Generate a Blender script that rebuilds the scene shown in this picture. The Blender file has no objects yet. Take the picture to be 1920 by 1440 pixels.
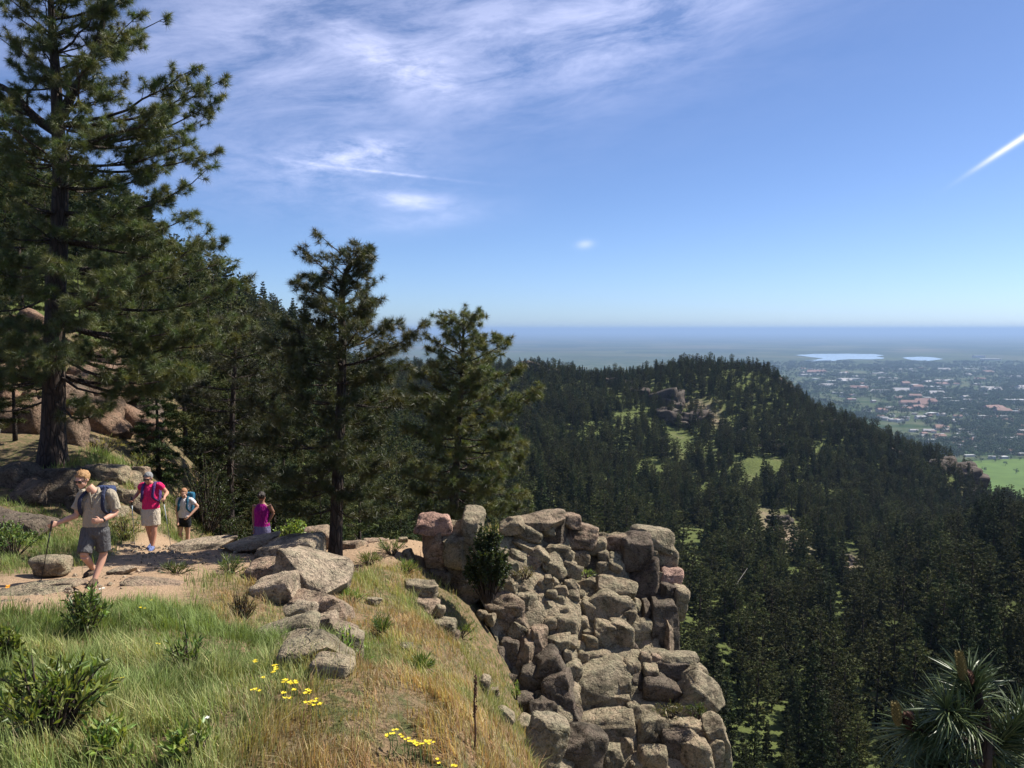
import bpy, math, random
import numpy as np
from mathutils import Vector, Matrix

# ------------------------------------------------------------------ camera, light, exposure
SC = bpy.context.scene
COL = SC.collection
F = 1567.0                      # focal length in photograph pixels (1920 wide)
HOR = 617.0                     # eye level in the photograph
PITCH = math.atan((720 - HOR) / F)
cd = bpy.data.cameras.new('camera'); cam = bpy.data.objects.new('camera', cd); COL.objects.link(cam)
cd.sensor_width = 36.0; cd.lens = F / 1920 * 36.0
cd.clip_start = 0.05; cd.clip_end = 300000
cam.location = (0, 0, 0); cam.rotation_euler = (math.pi / 2 - PITCH, 0, 0)
SC.camera = cam
SUN_AZ, SUN_EL = math.radians(66), math.radians(49)
to_sun = Vector((math.sin(SUN_AZ) * math.cos(SUN_EL), math.cos(SUN_AZ) * math.cos(SUN_EL), math.sin(SUN_EL)))
sd = bpy.data.lights.new('sun', 'SUN'); sun = bpy.data.objects.new('sun', sd); COL.objects.link(sun)
sd.energy = 4.8; sd.angle = math.radians(0.53); sd.color = (1.0, 0.94, 0.84)
sun.rotation_euler = to_sun.to_track_quat('Z', 'Y').to_euler()
SKY_STRENGTH = 0.067
vs = SC.view_settings
vs.view_transform = 'Standard'; vs.look = 'None'; vs.gamma = 1.0; vs.exposure = 0.9
vs.use_curve_mapping = False
cy = SC.cycles
cy.use_denoising = True
cy.max_bounces = 4; cy.diffuse_bounces = 2; cy.glossy_bounces = 2; cy.transmission_bounces = 3
cy.transparent_max_bounces = 6; cy.volume_bounces = 0
cy.sample_clamp_indirect = 6.0

def nd(nt, typ, **kw):
    n = nt.nodes.new(typ)
    for k, v in kw.items():
        if k == 'inp':
            for kk, vv in v.items():
                if isinstance(vv, bpy.types.NodeSocket): nt.links.new(vv, n.inputs[kk])
                else: n.inputs[kk].default_value = vv
        else: setattr(n, k, v)
    return n
def mth(nt, op, a, b=0.0, c=None, clamp=False):
    n = nt.nodes.new('ShaderNodeMath'); n.operation = op; n.use_clamp = clamp
    for i, v in enumerate((a, b) if c is None else (a, b, c)):
        if isinstance(v, bpy.types.NodeSocket): nt.links.new(v, n.inputs[i])
        else: n.inputs[i].default_value = v
    return n.outputs[0]
def mixc(nt, fac, a, b, mode='MIX'):
    n = nt.nodes.new('ShaderNodeMix'); n.data_type = 'RGBA'; n.blend_type = mode
    for key, v in ((0, fac), (6, a), (7, b)):
        if isinstance(v, bpy.types.NodeSocket): nt.links.new(v, n.inputs[key])
        else: n.inputs[key].default_value = (v if key == 0 else ((*v, 1.0) if len(v) == 3 else v))
    return n.outputs[2]
def ramp(nt, fac, stops, interp='LINEAR'):
    n = nt.nodes.new('ShaderNodeValToRGB'); cr = n.color_ramp; cr.interpolation = interp
    while len(cr.elements) < len(stops): cr.elements.new(0.5)
    for e, (p, c) in zip(cr.elements, stops):
        e.position = p; e.color = (*c, 1.0) if not isinstance(c, (int, float)) else (c, c, c, 1.0)
    nt.links.new(fac, n.inputs[0]); return n.outputs[0]
def noise(nt, vec, scale, detail=4, rough=0.55, dist=0.0):
    n = nd(nt, 'ShaderNodeTexNoise', inp={'Scale': scale, 'Detail': detail, 'Roughness': rough, 'Distortion': dist})
    nt.links.new(vec, n.inputs['Vector']); return n.outputs['Fac']

# --- world: Nishita sky with thin cirrus mixed into it by direction
wd = bpy.data.worlds.new('World'); SC.world = wd; wd.use_nodes = True
nt = wd.node_tree; nt.nodes.clear()
sky = nd(nt, 'ShaderNodeTexSky', sky_type='NISHITA', sun_disc=False, sun_elevation=SUN_EL, sun_rotation=SUN_AZ,
         altitude=1700.0, air_density=0.75, dust_density=1.7, ozone_density=1.0)
skyc = nt.nodes.new('ShaderNodeVectorMath'); skyc.operation = 'SCALE'
nt.links.new(sky.outputs[0], skyc.inputs[0]); skyc.inputs['Scale'].default_value = SKY_STRENGTH
tint = nt.nodes.new('ShaderNodeVectorMath'); tint.operation = 'MULTIPLY'; tint.inputs[1].default_value = (0.80, 0.95, 1.20)
nt.links.new(skyc.outputs[0], tint.inputs[0]); skyc = tint
tc = nt.nodes.new('ShaderNodeTexCoord')
sp = nt.nodes.new('ShaderNodeSeparateXYZ'); nt.links.new(tc.outputs['Generated'], sp.inputs[0])
A = mth(nt, 'ARCTAN2', sp.outputs[0], sp.outputs[1]); E = mth(nt, 'ARCSINE', sp.outputs[2])
def azel(px, py):
    u = (px - 960) / F; v = -(py - 720) / F
    y = math.cos(PITCH) + v * math.sin(PITCH); z = -math.sin(PITCH) + v * math.cos(PITCH)
    return math.atan2(u, y), math.asin(z / math.sqrt(u * u + y * y + z * z))
def gauss(px, py, sa, sb, th=0.0):
    a0, e0 = azel(px, py); c, s = math.cos(th), math.sin(th)
    da = mth(nt, 'SUBTRACT', A, a0); de = mth(nt, 'SUBTRACT', E, e0)
    p = mth(nt, 'ADD', mth(nt, 'MULTIPLY', da, c / sa), mth(nt, 'MULTIPLY', de, s / sa))
    q = mth(nt, 'ADD', mth(nt, 'MULTIPLY', da, -s / sb), mth(nt, 'MULTIPLY', de, c / sb))
    r = mth(nt, 'ADD', mth(nt, 'MULTIPLY', p, p), mth(nt, 'MULTIPLY', q, q))
    return mth(nt, 'EXPONENT', mth(nt, 'MULTIPLY', r, -1.0))
cv = nt.nodes.new('ShaderNodeCombineXYZ')
nt.links.new(mth(nt, 'ADD', mth(nt, 'MULTIPLY', A, 3.4), mth(nt, 'MULTIPLY', E, 2.4)), cv.inputs[0])
nt.links.new(mth(nt, 'SUBTRACT', mth(nt, 'MULTIPLY', E, 13.0), mth(nt, 'MULTIPLY', A, 2.6)), cv.inputs[1])
cv.inputs[2].default_value = 3.7
cv2 = nt.nodes.new('ShaderNodeCombineXYZ')
nt.links.new(mth(nt, 'MULTIPLY', A, 9.0), cv2.inputs[0]); nt.links.new(mth(nt, 'MULTIPLY', E, 26.0), cv2.inputs[1])
n1 = noise(nt, cv.outputs[0], 1.9, 6, 0.66, 0.35)
n2 = noise(nt, cv2.outputs[0], 2.4, 6, 0.68, 0.3)
streak = mth(nt, 'MULTIPLY', mth(nt, 'SUBTRACT', n1, 0.33), 3.0, clamp=True)
fine = mth(nt, 'MULTIPLY', mth(nt, 'SUBTRACT', n2, 0.36), 2.6, clamp=True)
high = mth(nt, 'MULTIPLY', mth(nt, 'SUBTRACT', E, 0.36), 6.0, clamp=True)
sheet = mth(nt, 'ADD', mth(nt, 'MULTIPLY', gauss(640, 70, 0.36, 0.105, 0.07), 0.80),
            mth(nt, 'ADD', mth(nt, 'MULTIPLY', gauss(1230, 20, 0.20, 0.055, 0.25), 0.7), mth(nt, 'MULTIPLY', high, 0.45)), clamp=True)
m1 = mth(nt, 'MULTIPLY', sheet, mth(nt, 'ADD', mth(nt, 'MULTIPLY', streak, 0.46), 0.05))
m2 = mth(nt, 'MULTIPLY', mth(nt, 'ADD', gauss(800, 142, 0.055, 0.022, -0.3), mth(nt, 'MULTIPLY', gauss(690, 100, 0.06, 0.02, -0.5), 0.7)), mth(nt, 'MULTIPLY', fine, 0.42))
m3 = mth(nt, 'MULTIPLY', mth(nt, 'ADD', gauss(670, 292, 0.06, 0.017, 0.14), mth(nt, 'MULTIPLY', gauss(560, 320, 0.16, 0.045, 0.0), 0.35)), mth(nt, 'ADD', mth(nt, 'MULTIPLY', fine, 0.55), 0.08))
m4 = mth(nt, 'MULTIPLY', gauss(690, 320, 0.085, 0.0017, -0.085), mth(nt, 'ADD', mth(nt, 'MULTIPLY', fine, 0.45), 0.06))
m5 = mth(nt, 'MULTIPLY', mth(nt, 'ADD', gauss(765, 376, 0.042, 0.0085, -0.02), mth(nt, 'MULTIPLY', gauss(800, 410, 0.08, 0.014, 0.12), 0.3)), mth(nt, 'ADD', mth(nt, 'MULTIPLY', fine, 0.45), 0.32))
m6 = mth(nt, 'MULTIPLY', gauss(1097, 458, 0.009, 0.0045, 0.1), 0.35)
m7 = mth(nt, 'MULTIPLY', gauss(1888, 277, 0.034, 0.0024, 0.58), mth(nt, 'ADD', mth(nt, 'MULTIPLY', fine, 0.35), 0.5))
m8 = mth(nt, 'MULTIPLY', gauss(1965, 227, 0.045, 0.003, 0.58), 0.7)
tot = m1
for m in (m2, m3, m4, m5, m6, m7, m8): tot = mth(nt, 'ADD', tot, m)
tot = mth(nt, 'MINIMUM', tot, 0.86)
tot = mth(nt, 'MULTIPLY', tot, mth(nt, 'MULTIPLY', E, 30.0, clamp=True))
clc = mixc(nt, tot, skyc.outputs[0], (0.62, 0.64, 0.86))
bg = nd(nt, 'ShaderNodeBackground'); bg.inputs['Strength'].default_value = 1.0
nt.links.new(clc, bg.inputs['Color'])
wo = nt.nodes.new('ShaderNodeOutputWorld'); nt.links.new(bg.outputs[0], wo.inputs['Surface'])

# ------------------------------------------------------------------ helpers
rng = np.random.default_rng(7); R = random.Random(11)
_cp, _sp = math.cos(PITCH), math.sin(PITCH)
def W(px, py, d):
    """the place a point has that stands d metres in front of the camera in the direction of photo pixel (px, py)"""
    u = (px - 960) / F; v = -(py - 720) / F
    y = _cp + v * _sp; z = -_sp + v * _cp; k = d / y
    return np.array([u * k, d, z * k])
def proj(P):
    P = np.atleast_2d(P); dy = P[:, 1] * _cp - P[:, 2] * _sp; dz = P[:, 1] * _sp + P[:, 2] * _cp
    dy = np.where(np.abs(dy) < 1e-6, 1e-6, dy)
    return 960 + F * P[:, 0] / dy, 720 - F * dz / dy
def tag(o, label=None, cat=None, group=None, kind=None):
    if label: o['label'] = label
    if cat: o['category'] = cat
    if group: o['group'] = group
    if kind: o['kind'] = kind
    return o
def empty(name, loc=(0, 0, 0), rz=0.0):
    o = bpy.data.objects.new(name, None); COL.objects.link(o); o.location = loc; o.rotation_euler = (0, 0, rz)
    o.empty_display_size = 0.2
    return o
def mesh(name, V, Fc, smooth=False, col=None):
    V = np.asarray(V, np.float32); me = bpy.data.meshes.new(name)
    if isinstance(Fc, np.ndarray) and Fc.ndim == 2:
        n, k = Fc.shape
        me.vertices.add(len(V)); me.vertices.foreach_set('co', V.ravel())
        me.loops.add(n * k); me.loops.foreach_set('vertex_index', Fc.astype(np.int32).ravel())
        me.polygons.add(n); me.polygons.foreach_set('loop_start', np.arange(0, n * k, k, dtype=np.int32))
        me.update(calc_edges=True)
    else:
        me.from_pydata([tuple(v) for v in V.tolist()], [], [tuple(int(i) for i in f) for f in Fc]); me.update()
    me.polygons.foreach_set('use_smooth', np.full(len(me.polygons), smooth, bool))
    if col is not None:
        c = np.ones((len(V), 4), np.float32); c[:, :3] = col
        a = me.color_attributes.new('Col', 'FLOAT_COLOR', 'POINT'); a.data.foreach_set('color', c.ravel())
    return me
def obj(name, me, mat=None, parent=None, loc=None):
    o = bpy.data.objects.new(name, me); COL.objects.link(o)
    if mat is not None and not me.materials: me.materials.append(mat)
    if parent is not None: o.parent = parent
    if loc is not None: o.location = loc
    return o
class Acc:
    """collects triangles/quads of one part"""
    def __init__(s): s.V = []; s.T = []; s.Q = []; s.C = []; s.n = 0
    def add(s, V, T=None, Q=None, col=None):
        V = np.asarray(V, float)
        if T is not None and len(T): s.T.append(np.asarray(T) + s.n)
        if Q is not None and len(Q): s.Q.append(np.asarray(Q) + s.n)
        s.V.append(V); s.n += len(V)
        if col is not None: s.C.append(np.broadcast_to(np.asarray(col, float), (len(V), 3)))
    def mesh(s, name, smooth=False):
        V = np.concatenate(s.V); T = list(s.T)
        for q in s.Q: T.append(np.concatenate([q[:, [0, 1, 2]], q[:, [0, 2, 3]]]))
        col = np.concatenate(s.C) if s.C else None
        return mesh(name, V, np.concatenate(T), smooth, col)
def _hash(ix, iy, iz, seed):
    h = (ix.astype(np.int64) * 374761393 + iy.astype(np.int64) * 668265263 + iz.astype(np.int64) * 2147483647 + seed * 974634777) & 0xffffffff
    h = ((h ^ (h >> 13)) * 1274126177) & 0xffffffff
    h = (h ^ (h >> 16)) & 0xffffffff
    return h / 4294967295.0
def vnoise(P, seed=0):
    P = np.atleast_2d(np.asarray(P, float)); i = np.floor(P); f = P - i; f = f * f * (3 - 2 * f); i = i.astype(np.int64)
    r = 0
    for dx in (0, 1):
        for dy in (0, 1):
            for dz in (0, 1):
                w = (f[:, 0] if dx else 1 - f[:, 0]) * (f[:, 1] if dy else 1 - f[:, 1]) * (f[:, 2] if dz else 1 - f[:, 2])
                r = r + w * _hash(i[:, 0] + dx, i[:, 1] + dy, i[:, 2] + dz, seed)
    return r * 2 - 1
def fbm(P, oct=4, seed=0, gain=0.5):
    P = np.atleast_2d(np.asarray(P, float)); s = 0; a = 1.0
    for k in range(oct): s = s + a * vnoise(P * 2 ** k, seed + k * 17); a *= gain
    return s
def fbm2(x, y, oct=4, seed=0, gain=0.5):
    return fbm(np.stack([x, y, np.zeros_like(x)], 1), oct, seed, gain)
def norm(v): v = np.asarray(v, float); return v / max(np.linalg.norm(v), 1e-9)
class TPS:
    def __init__(s, X, z, lam=1e-4):
        X = np.asarray(X, float); z = np.asarray(z, float); n = len(X); s.X = X
        K = s.k(np.linalg.norm(X[:, None] - X[None], axis=2)) + lam * np.eye(n)
        Pm = np.c_[np.ones(n), X]; M = np.zeros((n + 3, n + 3)); M[:n, :n] = K; M[:n, n:] = Pm; M[n:, :n] = Pm.T
        s.w = np.linalg.solve(M, np.r_[z, 0, 0, 0])
    @staticmethod
    def k(r): return r * r * np.log(r + 1e-9)
    def __call__(s, Q):
        Q = np.atleast_2d(np.asarray(Q, float)); out = np.empty(len(Q)); n = len(s.X)
        for a in range(0, len(Q), 20000):
            q = Q[a:a + 20000]; r = np.linalg.norm(q[:, None] - s.X[None], axis=2)
            out[a:a + 20000] = s.k(r) @ s.w[:n] + s.w[n] + q @ s.w[n + 1:]
        return out
def tube(path, rad, nseg=8, cap=True, rad2=None, ref=None):
    """loft of round (or elliptical) rings along a path; returns V, T"""
    path = np.asarray(path, float); n = len(path); rad = np.broadcast_to(np.asarray(rad, float), (n,))
    r2 = rad if rad2 is None else np.broadcast_to(np.asarray(rad2, float), (n,))
    tan = np.gradient(path, axis=0); V = []
    u = None
    for i in range(n):
        t = norm(tan[i])
        if ref is not None: u = np.asarray(ref, float) - t * np.dot(ref, t)
        elif u is None:
            a = np.array([1.0, 0, 0]) if abs(t[0]) < 0.8 else np.array([0, 1.0, 0]); u = a - t * np.dot(a, t)
        else: u = u - t * np.dot(u, t)
        u = norm(u); w = np.cross(t, u)
        th = np.linspace(0, 2 * math.pi, nseg, endpoint=False)
        V.append(path[i] + np.outer(np.cos(th) * rad[i], u) + np.outer(np.sin(th) * r2[i], w))
    V = np.concatenate(V); T = []
    for i in range(n - 1):
        for j in range(nseg):
            a = i * nseg + j; b = i * nseg + (j + 1) % nseg
            T += [(a, b, b + nseg), (a, b + nseg, a + nseg)]
    if cap:
        V = np.vstack([V, path[0], path[-1]]); c0, c1 = len(V) - 2, len(V) - 1
        for j in range(nseg):
            T.append((c0, (j + 1) % nseg, j)); b = (n - 1) * nseg; T.append((c1, b + j, b + (j + 1) % nseg))
    return V, np.array(T)
def spline(pts, n):
    """Catmull-Rom through the points"""
    p = np.asarray(pts, float); p = np.vstack([2 * p[0] - p[1], p, 2 * p[-1] - p[-2]]); out = []
    m = len(p) - 3
    for t in np.linspace(0, m - 1e-6, n):
        i = int(t); f = t - i; a, b, c, d = p[i:i + 4]
        out.append(0.5 * (2 * b + (c - a) * f + (2 * a - 5 * b + 4 * c - d) * f ** 2 + (3 * b - a - 3 * c + d) * f ** 3))
    return np.array(out)

# ------------------------------------------------------------------ materials
def newmat(name):
    m = bpy.data.materials.new(name); m.use_nodes = True; t = m.node_tree
    b = t.nodes['Principled BSDF']; return m, t, b
def bump(t, b, h, strength=0.4, dist=0.02):
    n = nd(t, 'ShaderNodeBump', inp={'Strength': strength, 'Distance': dist, 'Height': h}); t.links.new(n.outputs[0], b.inputs['Normal'])
def m_rock(name, c1, c2, c3, lichen, lich_amt=0.5, scale=1.0):
    m, t, b = newmat(name)
    g = t.nodes.new('ShaderNodeNewGeometry'); v = g.outputs['Position']
    oi = t.nodes.new('ShaderNodeObjectInfo')
    big = noise(t, v, 0.9 * scale, 4, 0.6); mid = noise(t, v, 5.5 * scale, 5, 0.65); fin = noise(t, v, 34 * scale, 5, 0.7)
    c = mixc(t, ramp(t, big, [(0.35, 0.0), (0.65, 1.0)]), c1, c2)
    c = mixc(t, ramp(t, oi.outputs['Random'], [(0.2, 0.0), (1.0, 0.75)]), c, c3)
    c = mixc(t, mth(t, 'MULTIPLY', ramp(t, mid, [(0.48 - 0.12 * lich_amt, 0.0), (0.66, 1.0)]), lich_amt), c, lichen)
    speck = ramp(t, fin, [(0.34, 0.55), (0.5, 0.95), (0.66, 1.2)])
    c = mixc(t, 1.0, c, speck, 'MULTIPLY')
    stn = noise(t, v, 2.3 * scale, 5, 0.7, 0.6); pit = noise(t, v, 14 * scale, 4, 0.7)
    c = mixc(t, 1.0, c, ramp(t, stn, [(0.36, 0.42), (0.5, 1.0), (0.68, 1.25)]), 'MULTIPLY')
    c = mixc(t, 1.0, c, ramp(t, pit, [(0.36, 0.5), (0.46, 1.0)]), 'MULTIPLY')
    vo = nd(t, 'ShaderNodeTexVoronoi', feature='DISTANCE_TO_EDGE', inp={'Scale': 0.95 * scale, 'Randomness': 1.0})
    wv = nd(t, 'ShaderNodeVectorMath', operation='MULTIPLY_ADD'); t.links.new(v, wv.inputs[0]); wv.inputs[1].default_value = (1, 1, 1.9)
    nw = nd(t, 'ShaderNodeTexNoise', inp={'Scale': 2.5 * scale, 'Detail': 4.0}); t.links.new(v, nw.inputs['Vector'])
    sc_ = nd(t, 'ShaderNodeVectorMath', operation='SCALE'); t.links.new(nw.outputs['Color'], sc_.inputs[0]); sc_.inputs['Scale'].default_value = 0.7
    t.links.new(sc_.outputs[0], wv.inputs[2]); t.links.new(wv.outputs[0], vo.inputs['Vector'])
    crack = ramp(t, vo.outputs['Distance'], [(0.0, 0.0), (0.016, 1.0)])
    c = mixc(t, 1.0, c, ramp(t, crack, [(0.0, 0.72), (1.0, 1.0)]), 'MULTIPLY')
    t.links.new(c, b.inputs['Base Color']); b.inputs['Roughness'].default_value = 0.92
    b.inputs['Specular IOR Level'].default_value = 0.2
    h = mth(t, 'ADD', mth(t, 'MULTIPLY', mid, 1.3), mth(t, 'ADD', mth(t, 'ADD', mth(t, 'MULTIPLY', fin, 0.4), mth(t, 'MULTIPLY', pit, 0.9)), mth(t, 'MULTIPLY', crack, 0.25)))
    bump(t, b, h, 1.0, 0.09)
    return m
M = {}
M['rock'] = m_rock('rock_tan', (0.40, 0.30, 0.20), (0.325, 0.26, 0.175), (0.29, 0.24, 0.165), (0.25, 0.235, 0.15), 0.7)
M['rock_pink'] = m_rock('rock_pink', (0.36, 0.245, 0.175), (0.31, 0.225, 0.16), (0.275, 0.215, 0.15), (0.24, 0.215, 0.14), 0.55)
M['rock_rose'] = m_rock('rock_rose', (0.52, 0.31, 0.235), (0.46, 0.29, 0.225), (0.42, 0.28, 0.22), (0.36, 0.27, 0.20), 0.3)
M['rock_pale'] = m_rock('rock_pale', (0.46, 0.35, 0.25), (0.41, 0.315, 0.225), (0.37, 0.30, 0.215), (0.29, 0.275, 0.18), 0.5)
M['rock_dark_shade'] = m_rock('rock_dark_shade', (0.17, 0.125, 0.095), (0.145, 0.115, 0.088), (0.135, 0.108, 0.082), (0.14, 0.13, 0.09), 0.5)  # dark copy of the rock; shade on turned-away faces put into its colour
M['rock_far'] = m_rock('rock_far', (0.10, 0.075, 0.062), (0.085, 0.068, 0.056), (0.07, 0.056, 0.046), (0.07, 0.07, 0.045), 0.4, 0.08)
M['rock_red'] = m_rock('rock_red', (0.25, 0.15, 0.098), (0.215, 0.14, 0.095), (0.195, 0.14, 0.10), (0.18, 0.155, 0.11), 0.3, 0.7)
def m_leaf(name, trans=0.35, rough=0.6, spec=0.3, gain=1.0):
    m, t, b = newmat(name); a = nd(t, 'ShaderNodeVertexColor', layer_name='Col')
    oi = t.nodes.new('ShaderNodeObjectInfo')
    hs = nd(t, 'ShaderNodeHueSaturation'); t.links.new(a.outputs['Color'], hs.inputs['Color'])
    t.links.new(mth(t, 'ADD', mth(t, 'MULTIPLY', oi.outputs['Random'], 0.8), 0.55 * gain), hs.inputs['Value'])
    t.links.new(mth(t, 'ADD', mth(t, 'MULTIPLY', oi.outputs['Random'], 0.03), 0.485), hs.inputs['Hue'])
    t.links.new(hs.outputs[0], b.inputs['Base Color']); b.inputs['Roughness'].default_value = rough
    b.inputs['Specular IOR Level'].default_value = spec
    tr = nd(t, 'ShaderNodeBsdfTranslucent'); t.links.new(mixc(t, 1.0, hs.outputs[0], (1.25, 1.2, 0.6), 'MULTIPLY'), tr.inputs['Color'])
    mx = nd(t, 'ShaderNodeMixShader'); mx.inputs[0].default_value = trans
    t.links.new(b.outputs[0], mx.inputs[1]); t.links.new(tr.outputs[0], mx.inputs[2])
    t.links.new(mx.outputs[0], t.nodes['Material Output'].inputs['Surface']); return m
M['needle'] = m_leaf('pine_needles', 0.30, 0.45, 0.5)
M['needle_far'] = m_leaf('forest_needles', 0.10, 0.75, 0.15)
M['grass'] = m_leaf('grass_blades', 0.35, 0.6, 0.25)
M['leaf'] = m_leaf('shrub_leaves', 0.38, 0.45, 0.45)
def m_bark():
    m, t, b = newmat('bark'); tcn = t.nodes.new('ShaderNodeTexCoord')
    mp = nd(t, 'ShaderNodeMapping'); mp.inputs['Scale'].default_value = (9, 9, 2.2); t.links.new(tcn.outputs['Object'], mp.inputs['Vector'])
    vo = nd(t, 'ShaderNodeTexVoronoi', feature='DISTANCE_TO_EDGE', inp={'Scale': 1.3}); t.links.new(mp.outputs[0], vo.inputs['Vector'])
    n = noise(t, mp.outputs[0], 3.0, 5, 0.6)
    c = mixc(t, n, (0.036, 0.025, 0.02), (0.085, 0.056, 0.042))  # both tones darkened so foliage shade sits in the bark colour
    c = mixc(t, 1.0, c, ramp(t, vo.outputs['Distance'], [(0.0, 0.35), (0.14, 1.0)]), 'MULTIPLY')
    t.links.new(c, b.inputs['Base Color']); b.inputs['Roughness'].default_value = 0.95
    bump(t, b, mth(t, 'ADD', ramp(t, vo.outputs['Distance'], [(0, 0.0), (0.2, 1.0)]), n), 1.0, 0.03); return m
M['bark'] = m_bark()
def m_flat(name, c, rough=0.8, var=0.25, scale=40.0, bmp=0.0, spec=0.3):
    m, t, b = newmat(name); tcn = t.nodes.new('ShaderNodeTexCoord')
    n = noise(t, tcn.outputs['Object'], scale, 4, 0.6)
    lo = tuple(x * (1 - var) for x in c); hi = tuple(min(1, x * (1 + var)) for x in c)
    t.links.new(mixc(t, n, lo, hi), b.inputs['Base Color']); b.inputs['Roughness'].default_value = rough
    b.inputs['Specular IOR Level'].default_value = spec
    if bmp: bump(t, b, n, bmp, 0.01)
    return m
def m_ground():
    m, t, b = newmat('near_ground'); g = t.nodes.new('ShaderNodeNewGeometry'); v = g.outputs['Position']
    a = nd(t, 'ShaderNodeVertexColor', layer_name='Col')
    n1 = noise(t, v, 1.1, 5, 0.6); n2 = noise(t, v, 9, 5, 0.65); n3 = noise(t, v, 45, 4, 0.7)
    dirt = mixc(t, n2, (0.30, 0.20, 0.125), (0.40, 0.285, 0.185))
    dirt = mixc(t, 1.0, dirt, ramp(t, n3, [(0.3, 0.7), (0.55, 1.0), (0.72, 1.2)]), 'MULTIPLY')
    lit = mixc(t, ramp(t, n1, [(0.38, 0.0), (0.62, 1.0)]), (0.15, 0.115, 0.065), (0.24, 0.16, 0.095))
    lit = mixc(t, ramp(t, n2, [(0.45, 0.0), (0.6, 1.0)]), lit, (0.085, 0.09, 0.035))
    lit = mixc(t, 1.0, lit, ramp(t, n3, [(0.3, 0.5), (0.6, 1.15)]), 'MULTIPLY')
    sep = nd(t, 'ShaderNodeSeparateColor'); t.links.new(a.outputs['Color'], sep.inputs[0])
    t.links.new(mixc(t, sep.outputs[0], lit, dirt), b.inputs['Base Color']); b.inputs['Roughness'].default_value = 0.95
    b.inputs['Specular IOR Level'].default_value = 0.15
    bump(t, b, mth(t, 'ADD', n2, mth(t, 'MULTIPLY', n3, 0.5)), 0.8, 0.06); return m
M['ground'] = m_ground()
def m_hill():
    m, t, b = newmat('hillside_ground'); g = t.nodes.new('ShaderNodeNewGeometry'); v = g.outputs['Position']
    n1 = noise(t, v, 0.018, 5, 0.6); n2 = noise(t, v, 0.12, 5, 0.65); n3 = noise(t, v, 0.9, 4, 0.7)
    gr = mixc(t, n2, (0.045, 0.062, 0.018), (0.115, 0.135, 0.04))
    so = mixc(t, n3, (0.15, 0.115, 0.075), (0.25, 0.20, 0.14))
    a = nd(t, 'ShaderNodeVertexColor', layer_name='Col'); sep = nd(t, 'ShaderNodeSeparateColor'); t.links.new(a.outputs['Color'], sep.inputs[0])
    f = mth(t, 'ADD', mth(t, 'MULTIPLY', mth(t, 'SUBTRACT', n1, 0.5), 1.6), mth(t, 'MULTIPLY', mth(t, 'SUBTRACT', n2, 0.5), 1.4))
    f = mth(t, 'ADD', f, mth(t, 'SUBTRACT', mth(t, 'MULTIPLY', sep.outputs[0], 1.2), 0.1), clamp=True)
    c = mixc(t, f, gr, so)
    c = mixc(t, 1.0, c, ramp(t, n3, [(0.3, 0.6), (0.65, 1.15)]), 'MULTIPLY')
    t.links.new(c, b.inputs['Base Color']); b.inputs['Roughness'].default_value = 0.95; b.inputs['Specular IOR Level'].default_value = 0.1
    bump(t, b, mth(t, 'ADD', n2, mth(t, 'MULTIPLY', n3, 0.35)), 0.7, 1.0); return m
M['hill'] = m_hill()
def m_plain():
    m, t, b = newmat('plain'); g = t.nodes.new('ShaderNodeNewGeometry'); v = g.outputs['Position']
    vo = nd(t, 'ShaderNodeTexVoronoi', distance='CHEBYCHEV', inp={'Scale': 1 / 900.0, 'Randomness': 0.85}); t.links.new(v, vo.inputs['Vector'])
    f = nd(t, 'ShaderNodeSeparateColor'); t.links.new(vo.outputs['Color'], f.inputs[0])
    fld = ramp(t, f.outputs[0], [(0.0, (0.03, 0.045, 0.022)), (0.35, (0.045, 0.062, 0.028)), (0.55, (0.07, 0.088, 0.038)), (0.75, (0.115, 0.105, 0.065)), (1.0, (0.035, 0.05, 0.022))])
    n1 = noise(t, v, 1 / 2600.0, 5, 0.6); n2 = noise(t, v, 1 / 170.0, 4, 0.65)
    tw = mixc(t, ramp(t, n2, [(0.40, 0.0), (0.62, 1.0)]), (0.035, 0.058, 0.024), (0.105, 0.115, 0.07))
    sx = nd(t, 'ShaderNodeSeparateXYZ'); t.links.new(v, sx.inputs[0])
    near = ramp(t, mth(t, 'DIVIDE', sx.outputs[1], 20000.0), [(0.32, 1.0), (0.62, 0.0)])
    near = mth(t, 'MULTIPLY', near, ramp(t, n1, [(0.3, 0.55), (0.5, 1.0)]))
    t.links.new(mixc(t, near, fld, tw), b.inputs['Base Color']); b.inputs['Roughness'].default_value = 1.0
    b.inputs['Specular IOR Level'].default_value = 0.0; return m
M['plain'] = m_plain()
M['meadow'] = m_flat('meadow_grass', (0.085, 0.135, 0.03), 0.95, 0.45, 0.02, 0, 0.05)
def m_water():
    m, t, b = newmat('lake_water'); b.inputs['Base Color'].default_value = (0.30, 0.37, 0.43, 1); b.inputs['Roughness'].default_value = 0.16  # pale base colour stands in for the whitish sky reflection
    g = t.nodes.new('ShaderNodeNewGeometry'); bump(t, b, noise(t, g.outputs['Position'], 0.02, 3), 0.05, 2.0); return m
M['water'] = m_water()
M['wall_a'] = m_flat('wall_sandstone', (0.42, 0.30, 0.23), 0.9, 0.15, 0.3); M['wall_b'] = m_flat('wall_pale', (0.55, 0.52, 0.47), 0.9, 0.12, 0.3)
M['roof_red'] = m_flat('roof_tile_red', (0.20, 0.115, 0.09), 0.85, 0.2, 0.4); M['roof_white'] = m_flat('roof_white', (0.42, 0.42, 0.42), 0.7, 0.08, 0.2)
M['roof_grey'] = m_flat('roof_grey', (0.30, 0.29, 0.29), 0.85, 0.2, 0.4); M['glass'] = m_flat('window_dark', (0.04, 0.05, 0.06), 0.2, 0.1, 1.0, 0, 0.5)

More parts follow.
